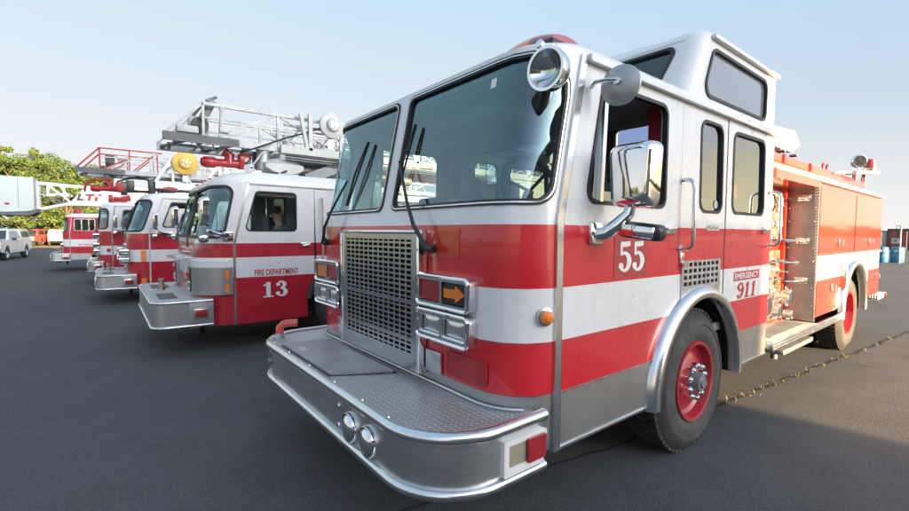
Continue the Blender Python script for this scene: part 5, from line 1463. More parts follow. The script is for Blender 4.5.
# ---- driver seen in the cab of truck 13
def person_in_cab():
    P = thing('person', (-4.30, 2.10, 1.13), 'person in a dark teal shirt sitting in the cab of truck 13', 'person')
    o = V((-4.30, 2.10, 1.13))
    J = {'pel': (0, 0, .04, .15), 'bel': (0, .02, .22, .135), 'che': (0, .03, .42, .15), 'nek': (0, 0, .56, .062), 'nek2': (0, -.02, .62, .058), 'hed': (0, -.03, .70, .090), 'top': (0, -.02, .78, .082),
         'shR': (.17, .03, .49, .075), 'elR': (.23, -.20, .30, .050), 'wrR': (.18, -.44, .36, .034), 'shL': (-.17, .03, .49, .075), 'elL': (-.24, -.18, .28, .050), 'wrL': (-.10, -.44, .34, .034),
         'hipR': (.10, -.06, .02, .095), 'knR': (.13, -.44, .04, .070), 'anR': (.13, -.52, -.34, .045), 'toR': (.13, -.66, -.38, .035), 'hipL': (-.10, -.06, .02, .095), 'knL': (-.13, -.44, .04, .070), 'anL': (-.13, -.52, -.34, .045), 'toL': (-.13, -.66, -.38, .035)}
    E = [('pel', 'bel'), ('bel', 'che'), ('che', 'nek'), ('nek', 'nek2'), ('nek2', 'hed'), ('hed', 'top'), ('che', 'shR'), ('shR', 'elR'), ('elR', 'wrR'), ('che', 'shL'), ('shL', 'elL'), ('elL', 'wrL'), ('pel', 'hipR'), ('hipR', 'knR'), ('knR', 'anR'), ('anR', 'toR'), ('pel', 'hipL'), ('hipL', 'knL'), ('knL', 'anL'), ('anL', 'toL')]
    def grow(name, J, E, mat, k=1., root='pel', sub=2):
        names = [n for n in J if any(n in e for e in E)]
        me = bpy.data.meshes.new(name); me.from_pydata([V(J[n][:3]) for n in names], [(names.index(a), names.index(b)) for a, b in E], [])
        ob = bpy.data.objects.new(name, me); COL.objects.link(ob)
        md = ob.modifiers.new('s', 'SKIN'); md.use_smooth_shade = True
        sv = me.skin_vertices[0].data if me.skin_vertices else None
        if sv is None:
            bm = bmesh.new(); bm.from_mesh(me); bm.verts.layers.skin.verify(); bm.to_mesh(me); bm.free(); sv = me.skin_vertices[0].data
        for i, n in enumerate(names): sv[i].radius = (J[n][3] * k, J[n][3] * k); sv[i].use_root = (n == root)
        ob.modifiers.new('d', 'SUBSURF').levels = sub; ob.modifiers['d'].render_levels = sub
        me.materials.append(mat); ob.parent = P
        return ob
    body = grow('body', J, E, M['skin'])
    up = [e for e in E if not ({'nek2', 'hed', 'top', 'wrR', 'wrL', 'knR', 'knL', 'anR', 'anL', 'hipR', 'hipL'} & set(e))] + [('elR', 'cuR'), ('elL', 'cuL')]
    J2 = dict(J); J2['nek'] = (0, .01, .52, .05); J2['cuR'] = (.19, -.38, .345, .042); J2['cuL'] = (-.13, -.38, .325, .042)
    grow('shirt', J2, up, M['shirt'], 1.16)
    grow('trousers', J, [('pel', 'hipR'), ('hipR', 'knR'), ('knR', 'anR'), ('pel', 'hipL'), ('hipL', 'knL'), ('knL', 'anL')], M['black'], 1.12)
    m = MB(); m.lathe([(.0, .098), (.03, .102), (.07, .092), (.10, .06), (.115, 0)], o + V((0, -.012, .72)), (0, .25, 1), 18)
    h = m.build('hair', M['hair'], P, 60)
    # face, ears and hands are welded into the one body mesh
    dg = bpy.context.evaluated_depsgraph_get(); em = bpy.data.meshes.new_from_object(body.evaluated_get(dg))
    bpy.data.objects.remove(body); m = MB(); m.bm.from_mesh(em); bmesh.ops.translate(m.bm, vec=o, verts=m.bm.verts[:])
    m.lathe([(0, .016), (.03, .012), (.034, 0)], o + V((0, -.115, .695)), (0, -1, -.3), 8)
    for s in (1, -1): m.lathe([(0, .012), (.012, .024), (.016, 0)], o + V((s * .088, -.02, .70)), (s, .2, 0), 10)
    for s, w in ((1, (.18, -.44, .36)), (-1, (-.10, -.44, .34))):
        w = V(w) + o; m.box(w + V((0, -.045, .005)), (.075, .09, .028), .012)
        for k in range(5):
            b = w + V(((k - 1.5) * .019, -.085, .005)) if k < 4 else w + V((-s * .04, -.03, .01)); l = (.04, .046, .043, .034, .035)[k]
            m.tube([b, b + V((0 if k < 4 else -s * .02, -l, -.005)), b + V((0 if k < 4 else -s * .025, -l * 1.4, -.035))], [.0095, .009, .007], 6)
    m.build('body', M['skin'], P, 60)
    m = MB()
    for s in (1, -1): m.box(o + V((s * .034, -.112, .725)), (.026, .014, .010), .003)
    m.box(o + V((0, -.112, .655)), (.045, .012, .008), .003); m.build_each('face_feature', M['hair'], P)
person_in_cab()
# ------------------------------------------------------------------ ground
def ground():
    m, nt, b, out = nmat('asphalt')
    tc = node(nt, 'ShaderNodeTexCoord'); v = tc.outputs['Object']
    fine = noise(nt, v, 120, 3, .7); mid = noise(nt, v, 2.2, 6); big = noise(nt, v, .16, 5)
    vo = node(nt, 'ShaderNodeTexVoronoi'); vo.inputs['Scale'].default_value = 85; nt.links.new(v, vo.inputs['Vector'])
    c = ramp(nt, fine, [(.30, (.046, .050, .053)), (.50, (.070, .075, .079)), (.72, (.128, .133, .137))])
    c = mul(nt, c, ramp(nt, mid, [(.3, (.84, .84, .84)), (.7, (1.1, 1.1, 1.1))]))
    c = mul(nt, c, ramp(nt, big, [(.35, (.86, .86, .88)), (.65, (1.12, 1.10, 1.06))]))
    st = noise(nt, v, .9, 3); c = mul(nt, c, ramp(nt, st, [(.27, (.74, .74, .74)), (.36, (1, 1, 1))]))   # old oil stains
    # pale aggregate stones
    vc = node(nt, 'ShaderNodeMath', operation='GREATER_THAN'); vc.inputs[1].default_value = .80
    nt.links.new(vo.outputs['Color'], vc.inputs[0])
    mx = node(nt, 'ShaderNodeMix', data_type='RGBA'); nt.links.new(vc.outputs[0], mx.inputs[0]); nt.links.new(c, mx.inputs[6]); mx.inputs[7].default_value = (.098, .098, .096, 1)
    nt.links.new(mx.outputs[2], b.inputs['Base Color'])
    b.inputs['Roughness'].default_value = .82; b.inputs['Specular IOR Level'].default_value = .35
    ad = node(nt, 'ShaderNodeMath', operation='ADD'); nt.links.new(vo.outputs['Distance'], ad.inputs[0]); nt.links.new(fine, ad.inputs[1])
    bump(nt, b, ad.outputs[0], .55, .006)
    g = MB(); g._add([(-900, -900, 0), (900, -900, 0), (900, 900, 0), (-900, 900, 0)], [(0, 1, 2, 3)])
    o = g.build('ground', m, None, 0); o['kind'] = 'structure'
    d, nt, b, out = nmat('dry_grass')
    tc = node(nt, 'ShaderNodeTexCoord'); v = tc.outputs['Object']
    c = ramp(nt, noise(nt, v, 1.2, 8, .7), [(.3, (.17, .13, .06)), (.7, (.30, .24, .13))]); nt.links.new(c, b.inputs['Base Color']); b.inputs['Roughness'].default_value = .9
    for pts in ([(-900, -46, .004), (-50.5, -46, .004), (-50.5, 60, .004), (-900, 60, .004)], [(-50, -900, .004), (900, -900, .004), (900, -48, .004), (-50, -48, .004)], [(60, -47.9, .004), (900, -47.9, .004), (900, 900, .004), (60, 900, .004)]):
        g = MB(); g._add(pts, [(0, 1, 2, 3)]); o = g.build('dry_verge', d, None, 0); o['kind'] = 'structure'
    # cracks in the paving, and what grows in them
    ck = simple('crack_dark', (.018, .017, .016), .95, var=.3, nscale=20)
    rnd = random.Random(5)
    lines = [[(.47, 1.22), (.52, 1.42), (.56, 1.77), (.69, 2.28), (.80, 3.0), (.9, 4.0), (.97, 4.6), (1.08, 5.7), (1.24, 7.3), (1.55, 10.4), (2.4, 18), (3.6, 30)], [(-5.0, 12.6), (-1.0, 13.9), (1.0, 14.5), (3.0, 15.0), (9, 16.5)]]
    crk = MB(); tufts = []
    for ln in lines:
        P = []
        for a, b_ in zip(ln, ln[1:]):
            n = max(2, int(math.hypot(b_[0] - a[0], b_[1] - a[1]) / .12))
            for i in range(n): t = i / n; P.append((a[0] + (b_[0] - a[0]) * t + rnd.gauss(0, .014), a[1] + (b_[1] - a[1]) * t + rnd.gauss(0, .014)))
        L = []; R = []
        for i, p in enumerate(P):
            q = P[min(i + 1, len(P) - 1)]; r_ = P[max(0, i - 1)]; d_ = V((q[0] - r_[0], q[1] - r_[1])).normalized(); w = rnd.uniform(.006, .020)
            L.append((p[0] - d_[1] * w, p[1] + d_[0] * w, .004)); R.append((p[0] + d_[1] * w, p[1] - d_[0] * w, .004)); tufts.append((p, ln is lines[0]))
        crk.loft([L, R], closed=False)
    o = crk.build('pavement_crack', ck, None, 0); o['kind'] = 'structure'
    wm = leafmat('crack_weed', (.17, .17, .045), (.34, .31, .13), .3)
    w = MB()
    for p, main in tufts:
        y = p[1]
        dens = .16
        if main and 4.7 < y < 7.2: dens = .62
        elif main and 7.2 <= y < 9: dens = .45
        elif main and 1.2 < y < 2.0: dens = .30
        if rnd.random() > dens: continue
        for k in range(rnd.randint(4, 11)):
            a = rnd.uniform(0, 2 * PI); x0 = p[0] + rnd.gauss(0, .03); y0 = p[1] + rnd.gauss(0, .035); l = rnd.uniform(.012, .05); sp = rnd.uniform(.2, 1.3); q = V((math.cos(a), math.sin(a), 0)); s_ = V((-q.y, q.x, 0)) * .0035
            b0 = V((x0, y0, .004)); b1 = b0 + q * l * sp * .5 + V((0, 0, l * .7)); b2 = b0 + q * l * sp * 1.1 + V((0, 0, l * .75))
            w._add([b0 - s_, b0 + s_, b1 + s_ * .8, b1 - s_ * .8, b2], [(0, 1, 2, 3), (3, 2, 4)])
    o = w.build('crack_weeds', wm, None, 0, False); o['kind'] = 'stuff'; o['label'] = 'dry yellow grass growing along the crack in the asphalt'; o['category'] = 'weeds'
ground()

# ------------------------------------------------------------------ trees
def leaf_cloud(mb, rnd, c, r, n, size):
    for _ in range(n):
        d = V((rnd.gauss(0, 1), rnd.gauss(0, 1), rnd.gauss(0, 1))).normalized()
        k = rnd.random() ** .45
        p = V(c) + V((d.x * r[0], d.y * r[1], d.z * r[2])) * k
        nrm = (d + V((rnd.gauss(0, .6), rnd.gauss(0, .6), rnd.gauss(0, .6) + .3))).normalized()
        t = nrm.cross(V((rnd.gauss(0, 1), rnd.gauss(0, 1), rnd.gauss(0, 1)))).normalized(); b = nrm.cross(t)
        s = size * rnd.uniform(.6, 1.3)
        mb._add([p - t * s, p + b * s * .55, p + t * s, p - b * s * .55], [(0, 1, 2, 3)])
LEAF = [leafmat('leaf_yellow_green', (.065, .118, .026), (.130, .195, .048)), leafmat('leaf_green', (.045, .095, .026), (.095, .16, .042)), leafmat('leaf_olive', (.062, .115, .028), (.125, .185, .048))]
def tree_meshes(seed, h, w, low, leaf):
    rnd = random.Random(seed)
    tr = MB(); tr.tube([(0, 0, 0), (.05, 0, h * .18), (-.05, .06, h * .4), (.08, 0, h * .75)], [.24, .19, .14, .05], 8)
    cr = MB(); cl = []
    for i in range(60):
        a = rnd.uniform(0, 2 * PI); z = rnd.uniform(low, h * .95); t = (z - low) / (h - low)
        R = w * (.30 + .80 * math.sin(PI * min(1, .20 + t * .78))) * .66
        q = R * rnd.uniform(.30, 1.12); c = (q * math.cos(a), q * math.sin(a), z); cl.append(c)
        if i % 2 == 0: tr.tube([(0, 0, max(.6, z * .55)), (c[0] * .5, c[1] * .5, z * .85), c], [.07, .045, .015], 5)
        s = rnd.uniform(.35, .95) * w * .25
        leaf_cloud(cr, rnd, c, (s * 1.05, s * 1.05, s * rnd.uniform(.55, .85)), 230, .118)
    return tr, cr
def tree(x, y, seed, h, w, low, li, lab, proto={}):
    T = thing('broadleaf_tree', (x, y, 0), lab, 'tree', 'trees behind the parking lot'); T['selfroot'] = 1
    tr, cr = tree_meshes(seed, h, w, low, li)
    tr.build('trunk', M['bark'], T); cr.build('crown', LEAF[li], T, 0, False)
    del T['selfroot']
for i, (x, y, h, w, low, li, lab) in enumerate([
    (-62, -12.2, 10.5, 4.6, 1.6, 1, 'green tree at the left edge of the photo behind the white bucket'),
    (-64, -8.6, 10.9, 4.2, 1.8, 0, 'tall yellow green tree whose crown rises above the left part of the bucket'),
    (-60, -6.2, 9.6, 3.9, 1.5, 0, 'yellow green tree with a bare trunk under the white bucket'),
    (-66, -4.9, 10.9, 4.2, 2.0, 2, 'olive tree rising behind the boom lattice beside the bucket'),
    (-61, -3.0, 9.3, 3.6, 1.5, 0, 'broad yellow green tree above the red tower cab'),
    (-68, -1.2, 9.7, 4.0, 1.8, 1, 'dark green tree behind the white boom with the emblem'),
    (-63, .2, 8.0, 3.4, 1.6, 0, 'lower tree right of the boom emblem, under the red railing tip'),
    (-66, 3.8, 6.6, 3.2, 1.4, 2, 'small olive tree mostly hidden by the third truck'),
    (-70, 8.5, 6.2, 3.4, 1.4, 1, 'small green tree mostly hidden by the second ladder truck'),
    (-58, -16.5, 9.8, 4.6, 1.4, 2, 'olive tree just past the left edge of the frame')]):
    tree(x, y, 20 + i, h, w, low, li, lab)
def shrub(x, y, seed, li, lab):
    T = thing('shrub', (x, y, 0), lab, 'shrub', 'shrubs under the trees'); T['selfroot'] = 1; rnd = random.Random(seed)
    st = MB(); cr = MB()
    for k in range(9):
        a = rnd.uniform(0, 2 * PI); r = rnd.uniform(.3, 1.5); c = (r * math.cos(a), r * math.sin(a), rnd.uniform(.7, 2.3)); leaf_cloud(cr, rnd, c, (.9, .9, .6), 130, .12); st.tube([(r * .2 * math.cos(a), r * .2 * math.sin(a), 0), c], [.04, .015], 5)
    st.build('stem', M['bark'], T); cr.build('foliage', LEAF[li], T, 0, False); del T['selfroot']
for i, (y, li, lab) in enumerate([(-11.5, 1, 'green shrub behind the white pickup cap'), (-9.0, 0, 'yellow green shrub behind the white pickup hood'), (-7.0, 1, 'dark green shrub behind the red car'), (-4.6, 1, 'green shrub behind the far white pickup'), (-2.4, 0, 'yellow green shrub left of the red tower cab'), (-.2, 1, 'green shrub behind the red tower cab')]):
    shrub(-67 + (i % 2) * 1.5, y, 60 + i, li, lab)

# ------------------------------------------------------------------ cars and pickups
def vehicle(kind, loc, rz, paint, label, cat, cap=False, group=None):
    T = thing('pickup_truck' if kind == 'pickup' else 'parked_car', loc, label, cat, group); T.rotation_euler = (0, 0, rz); T['selfroot'] = 1
    W = .86; L = 2.5
    fw = sidemap_at(W, 1)
    f = lambda u, z, o: V((u, W + o, z))
    wx = (1.55, -1.55)
    out = [(2.50, .48), (2.53, .80), (2.44, .96), (1.30, 1.08), (-2.46, 1.05), (-2.52, .95), (-2.50, .50), (-1.95, .42)] + [(wx[1] - .40 * math.cos(a), .38 + .40 * math.sin(a)) for a in [PI * i / 12 for i in range(13)]] + [(1.13, .36)] + [(wx[0] - .40 * math.cos(a), .38 + .40 * math.sin(a)) for a in [PI * i / 12 for i in range(13)]]
    if kind != 'pickup': out[3:5] = [(1.30, 1.02), (-2.40, 1.02)]
    b = MB(); b.sheet(out, [], f, 0, -2 * W); bmesh.ops.remove_doubles(b.bm, verts=b.bm.verts[:], dist=1e-4)
    body = b.build('body', paint, T, 30)
    top = 1.60
    def house(x0, x1, x2, x3, zb, zt, yb, yt, nm, mat):
        m = MB(); m.loft([[(x0, -yb, zb), (x0, yb, zb), (x3, yb, zb), (x3, -yb, zb)], [(x1, -yt, zt), (x1, yt, zt), (x2, yt, zt), (x2, -yt, zt)], [(x1 - .12, -yt + .1, zt + .04), (x1 - .12, yt - .1, zt + .04), (x2 + .1, yt - .1, zt + .04), (x2 + .1, -yt + .1, zt + .04)]], False, True)
        return m.build(nm, mat, T, 30)
    if kind == 'pickup': h = house(1.28, .62, -.62, -.74, 1.05, 1.58, .84, .68, 'cab', paint)
    else: h = house(1.28, .55, -1.75, -2.30, 1.02, 1.62, .84, .66, 'cab', paint)
    def sidewin(pts, nm, zb, zt, yb, yt, par):
        for s in (1, -1):
            q = [V((x, s * ((yb + (yt - yb) * (z - zb) / (zt - zb)) + .004), z)) for x, z in pts]
            m = MB(); m.prism(q, (0, s * .008, 0)); m.build(nm, M['black_glass'] if False else M['car_window'], par, 0)
    if kind == 'pickup':
        sidewin([(1.02, 1.12), (.58, 1.52), (.12, 1.52), (.12, 1.12)], 'window', 1.05, 1.58, .84, .68, h); sidewin([(.04, 1.12), (.04, 1.52), (-.55, 1.52), (-.60, 1.12)], 'window', 1.05, 1.58, .84, .68, h)
    else:
        sidewin([(1.0, 1.10), (.50, 1.54), (-.02, 1.54), (-.02, 1.10)], 'window', 1.02, 1.62, .84, .66, h); sidewin([(-.10, 1.10), (-.10, 1.54), (-.85, 1.54), (-.85, 1.10)], 'window', 1.02, 1.62, .84, .66, h); sidewin([(-.95, 1.12), (-.95, 1.54), (-1.65, 1.52), (-1.95, 1.16)], 'window', 1.02, 1.62, .84, .66, h)
    m = MB(); m.prism([(1.245, -.72, 1.10), (1.245, .72, 1.10), (.70, .62, 1.535), (.70, -.62, 1.535)], (.012, 0, .012)); m.build('windshield', M['car_window'], h, 0)
    xr = (-.755, -.65) if kind == 'pickup' else (-2.30, -1.85)
    m = MB(); m.prism([(xr[0] + .02, -.68, 1.14), (xr[0] + .02, .68, 1.14), (xr[1] + .01, .60, 1.52), (xr[1] + .01, -.60, 1.52)], (-.014, 0, .004)); m.build('rear_window', M['car_window'], h, 0)
    if cap:
        c = house(-.80, -.86, -2.32, -2.46, 1.05, 1.60, .82, .72, 'bed_cap', paint)
        sidewin([(-1.0, 1.16), (-1.02, 1.50), (-2.15, 1.50), (-2.28, 1.16)], 'window', 1.05, 1.60, .82, .72, c)
        m = MB(); m.prism([(-2.47, -.62, 1.14), (-2.47, .62, 1.14), (-2.37, .58, 1.52), (-2.37, -.58, 1.52)], (-.012, 0, 0)); m.build('rear_window', M['car_window'], c, 0)
    elif kind == 'pickup':
        m = MB(); m.bx(-2.40, -.80, -.72, .72, 1.045, 1.056); m.build('bed_opening', M['dark'], body)
    m = MB(); m.box((2.54, 0, .56), (.12, 1.72, .18), .04); m.box((-2.55, 0, .55), (.12, 1.70, .16), .04); m.build_each('bumper', M['trim'] if kind == 'pickup' else M['black'], T)
    m = MB(); m.box((2.515, 0, .82), (.04, .95, .18), .02); m.build('grille', M['black'], T)
    for s in (1, -1):
        MB().box((2.50, s * .66, .82), (.06, .30, .17), .03).build('headlight', M['lens_clear'], T); MB().box((2.40, s * .83, .76), (.2, .06, .10), .02).build('signal_lamp', M['amber'], T)
        MB().box((-2.51, s * .78, .85), (.05, .13, .30), .02).build('taillight', M['lens_red'], T); MB().box((.95, s * .98, 1.10), (.10, .18, .14), .03).build('wing_mirror', M['black'], T)
        m = MB(); m.bx(.10, .115, s * (W - .002), s * (W + .003), .5, 1.05); m.bx(-.74, -.725, s * (W - .002), s * (W + .003), .5, 1.05); m.box((-.0, s * (W + .015), .96), (.16, .03, .035), .008); m.build('door_gap', M['black'], body)
        for x in wx:
            m = MB(); m.lathe([(0, .20), (0, .32), (.03, .355), (.19, .355), (.22, .32), (.215, .22)], (x, s * (W - .22), .355), (0, s, 0), 26); w = m.build('wheel', M['tyre'], T)
            m = MB(); m.lathe([(.215, .225), (.19, .20), (.17, .14), (.20, .06), (.205, 0)], (x, s * (W - .22), .355), (0, s, 0), 20); m.build('rim', M['trim'], w)
    m = MB(); m.bx(-2.2, 2.2, -.7, .7, .30, .46); m.build('underbody', M['dark'], T)
    if kind == 'pickup': MB().box((-2.515, 0, .82), (.03, .9, .12), .01).build('plate_recess', M['offwhite'], T)
    del T['selfroot']; return T
M['car_window'] = simple('car_window', (.015, .018, .02), .06, 0, coat=1, var=.1, spec=.8)
M['car_white'] = simple('car_white', (.72, .73, .74), .3, coat=.6, var=.03)
a = math.radians(-26)
vehicle('pickup', (-31.5, -4.5, 0), math.radians(-8), M['car_white'], 'white pickup with a white bed cap, nearest of the parked vehicles at left', 'pickup truck', True, 'vehicles parked across the lot')
vehicle('suv', (-59.6, -5.0, 0), math.radians(160), M['car_red'], 'red car parked left of the far white pickup', 'car', group='vehicles parked across the lot')
vehicle('suv', (-63.5, -4.35, 0), math.radians(14), M['car_red'], 'second red car, partly behind the far white pickup', 'car', group='vehicles parked across the lot')
vehicle('suv', (-57.6, -6.05, 0), math.radians(4), M['car_dark'], 'dark grey car left of the red car, mostly hidden by the near white pickup', 'car', group='vehicles parked across the lot')
vehicle('pickup', (-58.5, -3.55, 0), math.radians(186), M['car_white'], 'far white pickup without a cap, tailgate toward the lot, beside the red tower cab', 'pickup truck', group='vehicles parked across the lot')

# ------------------------------------------------------------------ far right
def right_side():
    T = thing('shipping_container', (-.4, 71, 0), 'long dull red steel container behind the blue drums at far right', 'container'); m = MB(); x0, x1 = -6.75, 6.0
    pts = []; n = 60
    for i in range(n):
        x = x0 + (x1 - x0) * i / n; d = (0, .05, .05, 0)[i % 4]; pts.append((x, 70 - d))
    m.prism([(x, y, .12) for x, y in pts] + [(x1, 72.4, .12), (x0, 72.4, .12)], (0, 0, 2.1)); m.build('container_wall', M['container'], T, 0)
    m = MB(); m.bx(x0 - .05, x1 + .05, 69.9, 72.5, 2.2, 2.32); m.bx(x0 - .05, x1 + .05, 69.9, 72.5, 0, .14)
    for x in (x0, x1): m.bx(x - .06, x + .06, 69.9, 70.0, .1, 2.2)
    m.build('container_frame', M['car_dark'], T, 0)
    T = thing('storage_shed', (-7.9, 71, 0), 'pale grey metal shed left of the red container', 'shed'); m = MB(); m.bx(-8.9, -6.95, 70.5, 73, 0, 2.0); m.build('shed_wall', M['galv'], T); m = MB(); m.bx(-9.0, -6.9, 70.4, 73.1, 2.0, 2.1); m.build('shed_roof', M['car_dark'], T)
    for x, y, lab in ((-2.42, 36, 'blue plastic drum at far right, left one of the pair by the pole'), (-1.80, 36.4, 'blue plastic drum at far right, right one of the pair beside the pole')):
        T = thing('plastic_drum', (x, y, 0), lab, 'drum', 'blue drums at the edge of the lot')
        m = MB(); m.lathe([(0, 0), (0, .26), (.04, .29), (.28, .30), (.30, .31), (.33, .31), (.35, .30), (.58, .30), (.60, .31), (.63, .31), (.65, .30), (.86, .29), (.90, .26), (.90, 0)], (x, y, 0), (0, 0, 1), 26); d = m.build('drum_shell', M['blue'], T)
        m = MB(); m.bx(x - .12, x + .12, y - .32, y - .29, .62, .74); m.build('drum_label', M['offwhite'], d)
    T = thing('sign_post', (-1.62, 35.6, 0), 'thin grey post with a small white sign beside the blue drums', 'sign'); m = MB(); m.cyl((-1.62, 35.6, 0), (-1.62, 35.6, 2.15), .035); m.tube([(-1.62, 35.6, 2.13), (-1.8, 35.6, 2.13), (-1.8, 35.6, 1.95)], .02); m.build('post', M['galv'], T)
    m = MB(); m.bx(-1.98, -1.66, 35.55, 35.57, 1.13, 1.42); m.build('sign_panel', M['offwhite'], T); m = MB()
    for k in range(3): m.bx(-1.90, -1.74, 35.545, 35.549, 1.20 + k * .06, 1.225 + k * .06)
    m.build_each('sign_mark', M['car_dark'], T, 0)
    T = thing('wire_fence', (0, 78, 0), 'thin wire fence along the far right edge of the lot', 'fence'); m = MB()
    for i in range(14): m.cyl((-9 + i * 2.0, 68, 0), (-9 + i * 2.0, 68, 2.0), .03, n=6)
    m.build('post', M['galv'], T); m = MB()
    for z in (.3, .8, 1.3, 1.9): m.tube([(-9, 68, z), (17, 68, z)], .008, 4)
    m.build('wire', M['galv'], T)
right_side()

# ------------------------------------------------------------------ behind and beside the camera (seen in chrome and glass only)
def station():
    T = thing('station_building', (33, -4, 0), 'long dark building seen only as a reflection in the chrome mirror of engine 55', 'building')
    brick = simple('station_brick', (.20, .15, .12), .85, var=.25, nscale=3)
    x0, x1, y0, y1, H = 24.0, 42.0, -16.0, 8.27, 11.2
    m = MB(); m.bx(x0, x1, y0, y1, 0, H); w = m.build('wall', brick, T, 0)
    m = MB(); m.bx(x0 - .12, x1 + .1, y0 - .1, y1 + .0, H, H + .25); m.build('parapet', M['offwhite'], T, 0)
    for i in range(3):
        y = y0 + 3 + i * 6.6
        m = MB(); m.bx(x0 - .05, x0 - .004, y, y + 4.2, 0.02, 4.2); d = m.build('bay_door', M['offwhite'], T, 0)
        m = MB()
        for k in range(3): m.bx(x0 - .06, x0 - .052, y + .3 + k * 1.3, y + 1.3 + k * 1.3, 2.2, 2.9)
        m.build('door_pane', M['car_window'], d, 0)
        m = MB(); m.bx(x0 - .04, x0 - .003, y + .4, y + 3.8, 5.2, 6.9); m.build('window', M['car_window'], T, 0)
station()
def woods():
    rnd = random.Random(11); m = MB()
    def row(p0, p1, n, h):
        for i in range(n):
            t = (i + rnd.random()) / n; x = p0[0] + (p1[0] - p0[0]) * t; y = p0[1] + (p1[1] - p0[1]) * t; hh = h * rnd.uniform(.6, 1.15)
            r = bmesh.ops.create_icosphere(m.bm, subdivisions=2, radius=1)['verts']
            for v in r:
                k = rnd.uniform(.8, 1.15); v.co = V((x + v.co.x * hh * .62 * k, y + v.co.y * hh * .62 * k, max(0, hh * .5 + v.co.z * hh * .55 * k)))
    row((-20, 430), (90, 330), 26, 8); row((90, 330), (420, 120), 90, 9); row((420, 120), (420, -380), 60, 10); row((420, -380), (-260, -300), 110, 11); row((-260, -300), (-330, -60), 50, 10)
    o = m.build('distant_woods', LEAF[1], None, 0, False); o['kind'] = 'stuff'; o['label'] = 'low dark line of distant trees reflected in the side windows'; o['category'] = 'woods'
woods()

# ------------------------------------------------------------------ light, sky, camera
EL, AZ = math.radians(SUN_EL), math.radians(9.0)
sd = V((math.cos(EL) * math.cos(AZ), math.cos(EL) * math.sin(AZ), math.sin(EL)))
W = bpy.data.worlds.new('World'); SC.world = W; W.use_nodes = True
nt = W.node_tree; nt.nodes.clear()
out = nt.nodes.new('ShaderNodeOutputWorld'); bg = nt.nodes.new('ShaderNodeBackground'); sk = nt.nodes.new('ShaderNodeTexSky')
sk.sky_type = 'NISHITA'; sk.sun_disc = False; sk.sun_elevation = EL; sk.sun_rotation = math.atan2(sd.x, sd.y)
sk.altitude = 50; sk.air_density = SKY_AIR; sk.dust_density = SKY_DUST; sk.ozone_density = SKY_OZONE
hs = nt.nodes.new('ShaderNodeHueSaturation'); hs.inputs['Saturation'].default_value = SKY_SAT; hs.inputs['Value'].default_value = .95; nt.links.new(sk.outputs[0], hs.inputs['Color']); tc = nt.nodes.new('ShaderNodeTexCoord'); sp = nt.nodes.new('ShaderNodeSeparateXYZ'); nt.links.new(tc.outputs['Generated'], sp.inputs[0])
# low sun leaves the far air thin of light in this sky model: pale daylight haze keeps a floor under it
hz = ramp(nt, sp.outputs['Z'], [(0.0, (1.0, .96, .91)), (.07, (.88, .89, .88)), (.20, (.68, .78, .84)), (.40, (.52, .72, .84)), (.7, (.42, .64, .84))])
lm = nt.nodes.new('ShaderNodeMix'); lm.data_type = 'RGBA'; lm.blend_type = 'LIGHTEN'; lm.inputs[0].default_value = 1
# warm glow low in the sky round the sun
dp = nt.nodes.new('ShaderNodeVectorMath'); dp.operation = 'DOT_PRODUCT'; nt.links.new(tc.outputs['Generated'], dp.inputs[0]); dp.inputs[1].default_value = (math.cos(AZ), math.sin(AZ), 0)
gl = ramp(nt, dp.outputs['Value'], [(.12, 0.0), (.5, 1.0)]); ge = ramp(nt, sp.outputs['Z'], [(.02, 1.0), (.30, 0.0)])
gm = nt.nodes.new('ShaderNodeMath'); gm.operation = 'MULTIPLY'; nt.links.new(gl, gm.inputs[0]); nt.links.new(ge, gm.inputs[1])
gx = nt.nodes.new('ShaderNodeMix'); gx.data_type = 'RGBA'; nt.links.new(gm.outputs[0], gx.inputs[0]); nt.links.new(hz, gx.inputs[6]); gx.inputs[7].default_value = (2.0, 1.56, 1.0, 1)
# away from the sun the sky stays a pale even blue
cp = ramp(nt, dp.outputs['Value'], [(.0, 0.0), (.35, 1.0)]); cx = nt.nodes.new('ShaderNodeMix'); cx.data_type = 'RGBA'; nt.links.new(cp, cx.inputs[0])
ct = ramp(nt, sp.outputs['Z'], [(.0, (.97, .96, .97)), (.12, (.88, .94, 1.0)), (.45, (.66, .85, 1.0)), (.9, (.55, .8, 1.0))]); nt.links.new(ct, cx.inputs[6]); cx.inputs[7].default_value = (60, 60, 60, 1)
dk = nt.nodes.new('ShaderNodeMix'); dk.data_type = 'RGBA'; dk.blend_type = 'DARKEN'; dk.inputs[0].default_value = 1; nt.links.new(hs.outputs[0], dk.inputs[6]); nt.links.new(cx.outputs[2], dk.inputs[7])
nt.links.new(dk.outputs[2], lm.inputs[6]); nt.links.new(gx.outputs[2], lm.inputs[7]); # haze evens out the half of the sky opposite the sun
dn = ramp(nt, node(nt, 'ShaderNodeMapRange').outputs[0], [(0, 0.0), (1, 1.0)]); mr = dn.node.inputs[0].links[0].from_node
mr.inputs[1].default_value = -.95; mr.inputs[2].default_value = .05; nt.links.new(dp.outputs['Value'], mr.inputs[0])
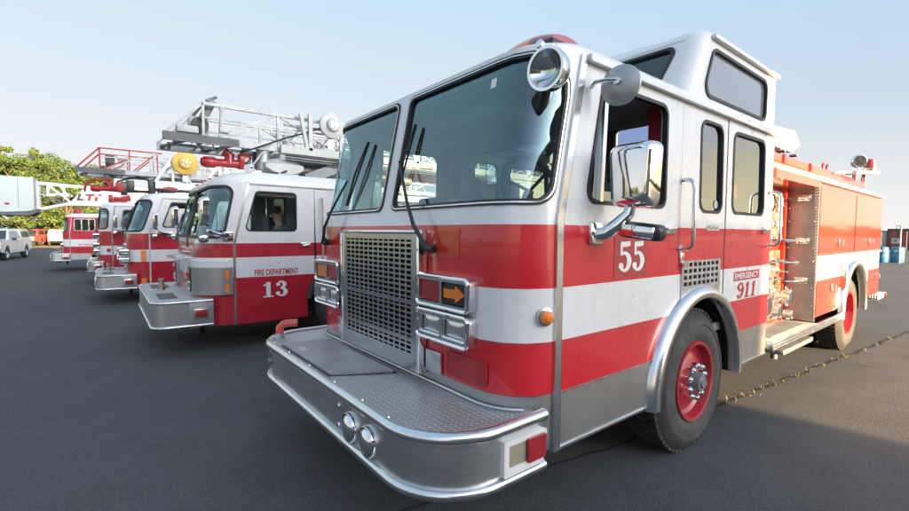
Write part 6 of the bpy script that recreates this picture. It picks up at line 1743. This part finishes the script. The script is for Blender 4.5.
gL = ramp(nt, sp.outputs['Z'], [(0, (1.10, 1.08, 1.05)), (.08, (1.04, 1.05, 1.06)), (.25, (.84, .94, 1.03)), (.48, (.66, .89, 1.06)), (.8, (.48, .79, 1.05))])
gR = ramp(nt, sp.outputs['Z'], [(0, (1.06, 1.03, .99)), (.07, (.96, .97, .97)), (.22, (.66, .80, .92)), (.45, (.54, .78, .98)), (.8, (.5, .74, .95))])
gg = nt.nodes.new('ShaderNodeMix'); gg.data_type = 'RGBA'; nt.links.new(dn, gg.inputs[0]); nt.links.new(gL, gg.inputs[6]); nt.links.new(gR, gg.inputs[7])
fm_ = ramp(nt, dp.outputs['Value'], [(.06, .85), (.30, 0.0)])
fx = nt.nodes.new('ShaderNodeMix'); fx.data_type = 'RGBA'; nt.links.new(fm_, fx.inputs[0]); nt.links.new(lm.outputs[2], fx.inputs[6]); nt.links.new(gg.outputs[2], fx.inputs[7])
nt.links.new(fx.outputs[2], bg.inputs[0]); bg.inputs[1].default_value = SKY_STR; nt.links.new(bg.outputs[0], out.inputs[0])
L = bpy.data.lights.new('sun', 'SUN'); L.energy = SUN_STR; L.angle = math.radians(.53); L.color = (1.0, .68, .34)
lo = bpy.data.objects.new('sun', L); COL.objects.link(lo); lo.rotation_euler = sd.to_track_quat('Z', 'Y').to_euler(); lo.location = (20, 5, 30)

cam = bpy.data.cameras.new('camera'); co = bpy.data.objects.new('camera', cam); COL.objects.link(co)
cam.sensor_width = 36; cam.lens = 446.54 / 909 * 36; cam.clip_end = 3000; cam.clip_start = .05
yaw, pit, rol = (math.radians(a) for a in (51.738, -2.970, .370))
fw = V((-math.sin(yaw) * math.cos(pit), math.cos(yaw) * math.cos(pit), math.sin(pit)))
rt = V((math.cos(yaw), math.sin(yaw), 0)); up = rt.cross(fw)
r2 = math.cos(rol) * rt + math.sin(rol) * up; u2 = -math.sin(rol) * rt + math.cos(rol) * up
mt = Matrix((r2, u2, -fw)).transposed().to_4x4(); mt.translation = V((2.6333, 0, 1.6)); co.matrix_world = mt
SC.camera = co
vs = SC.view_settings; vs.view_transform = 'Standard'; vs.look = 'None'; vs.gamma = 1; vs.exposure = EXPO; vs.use_curve_mapping = False
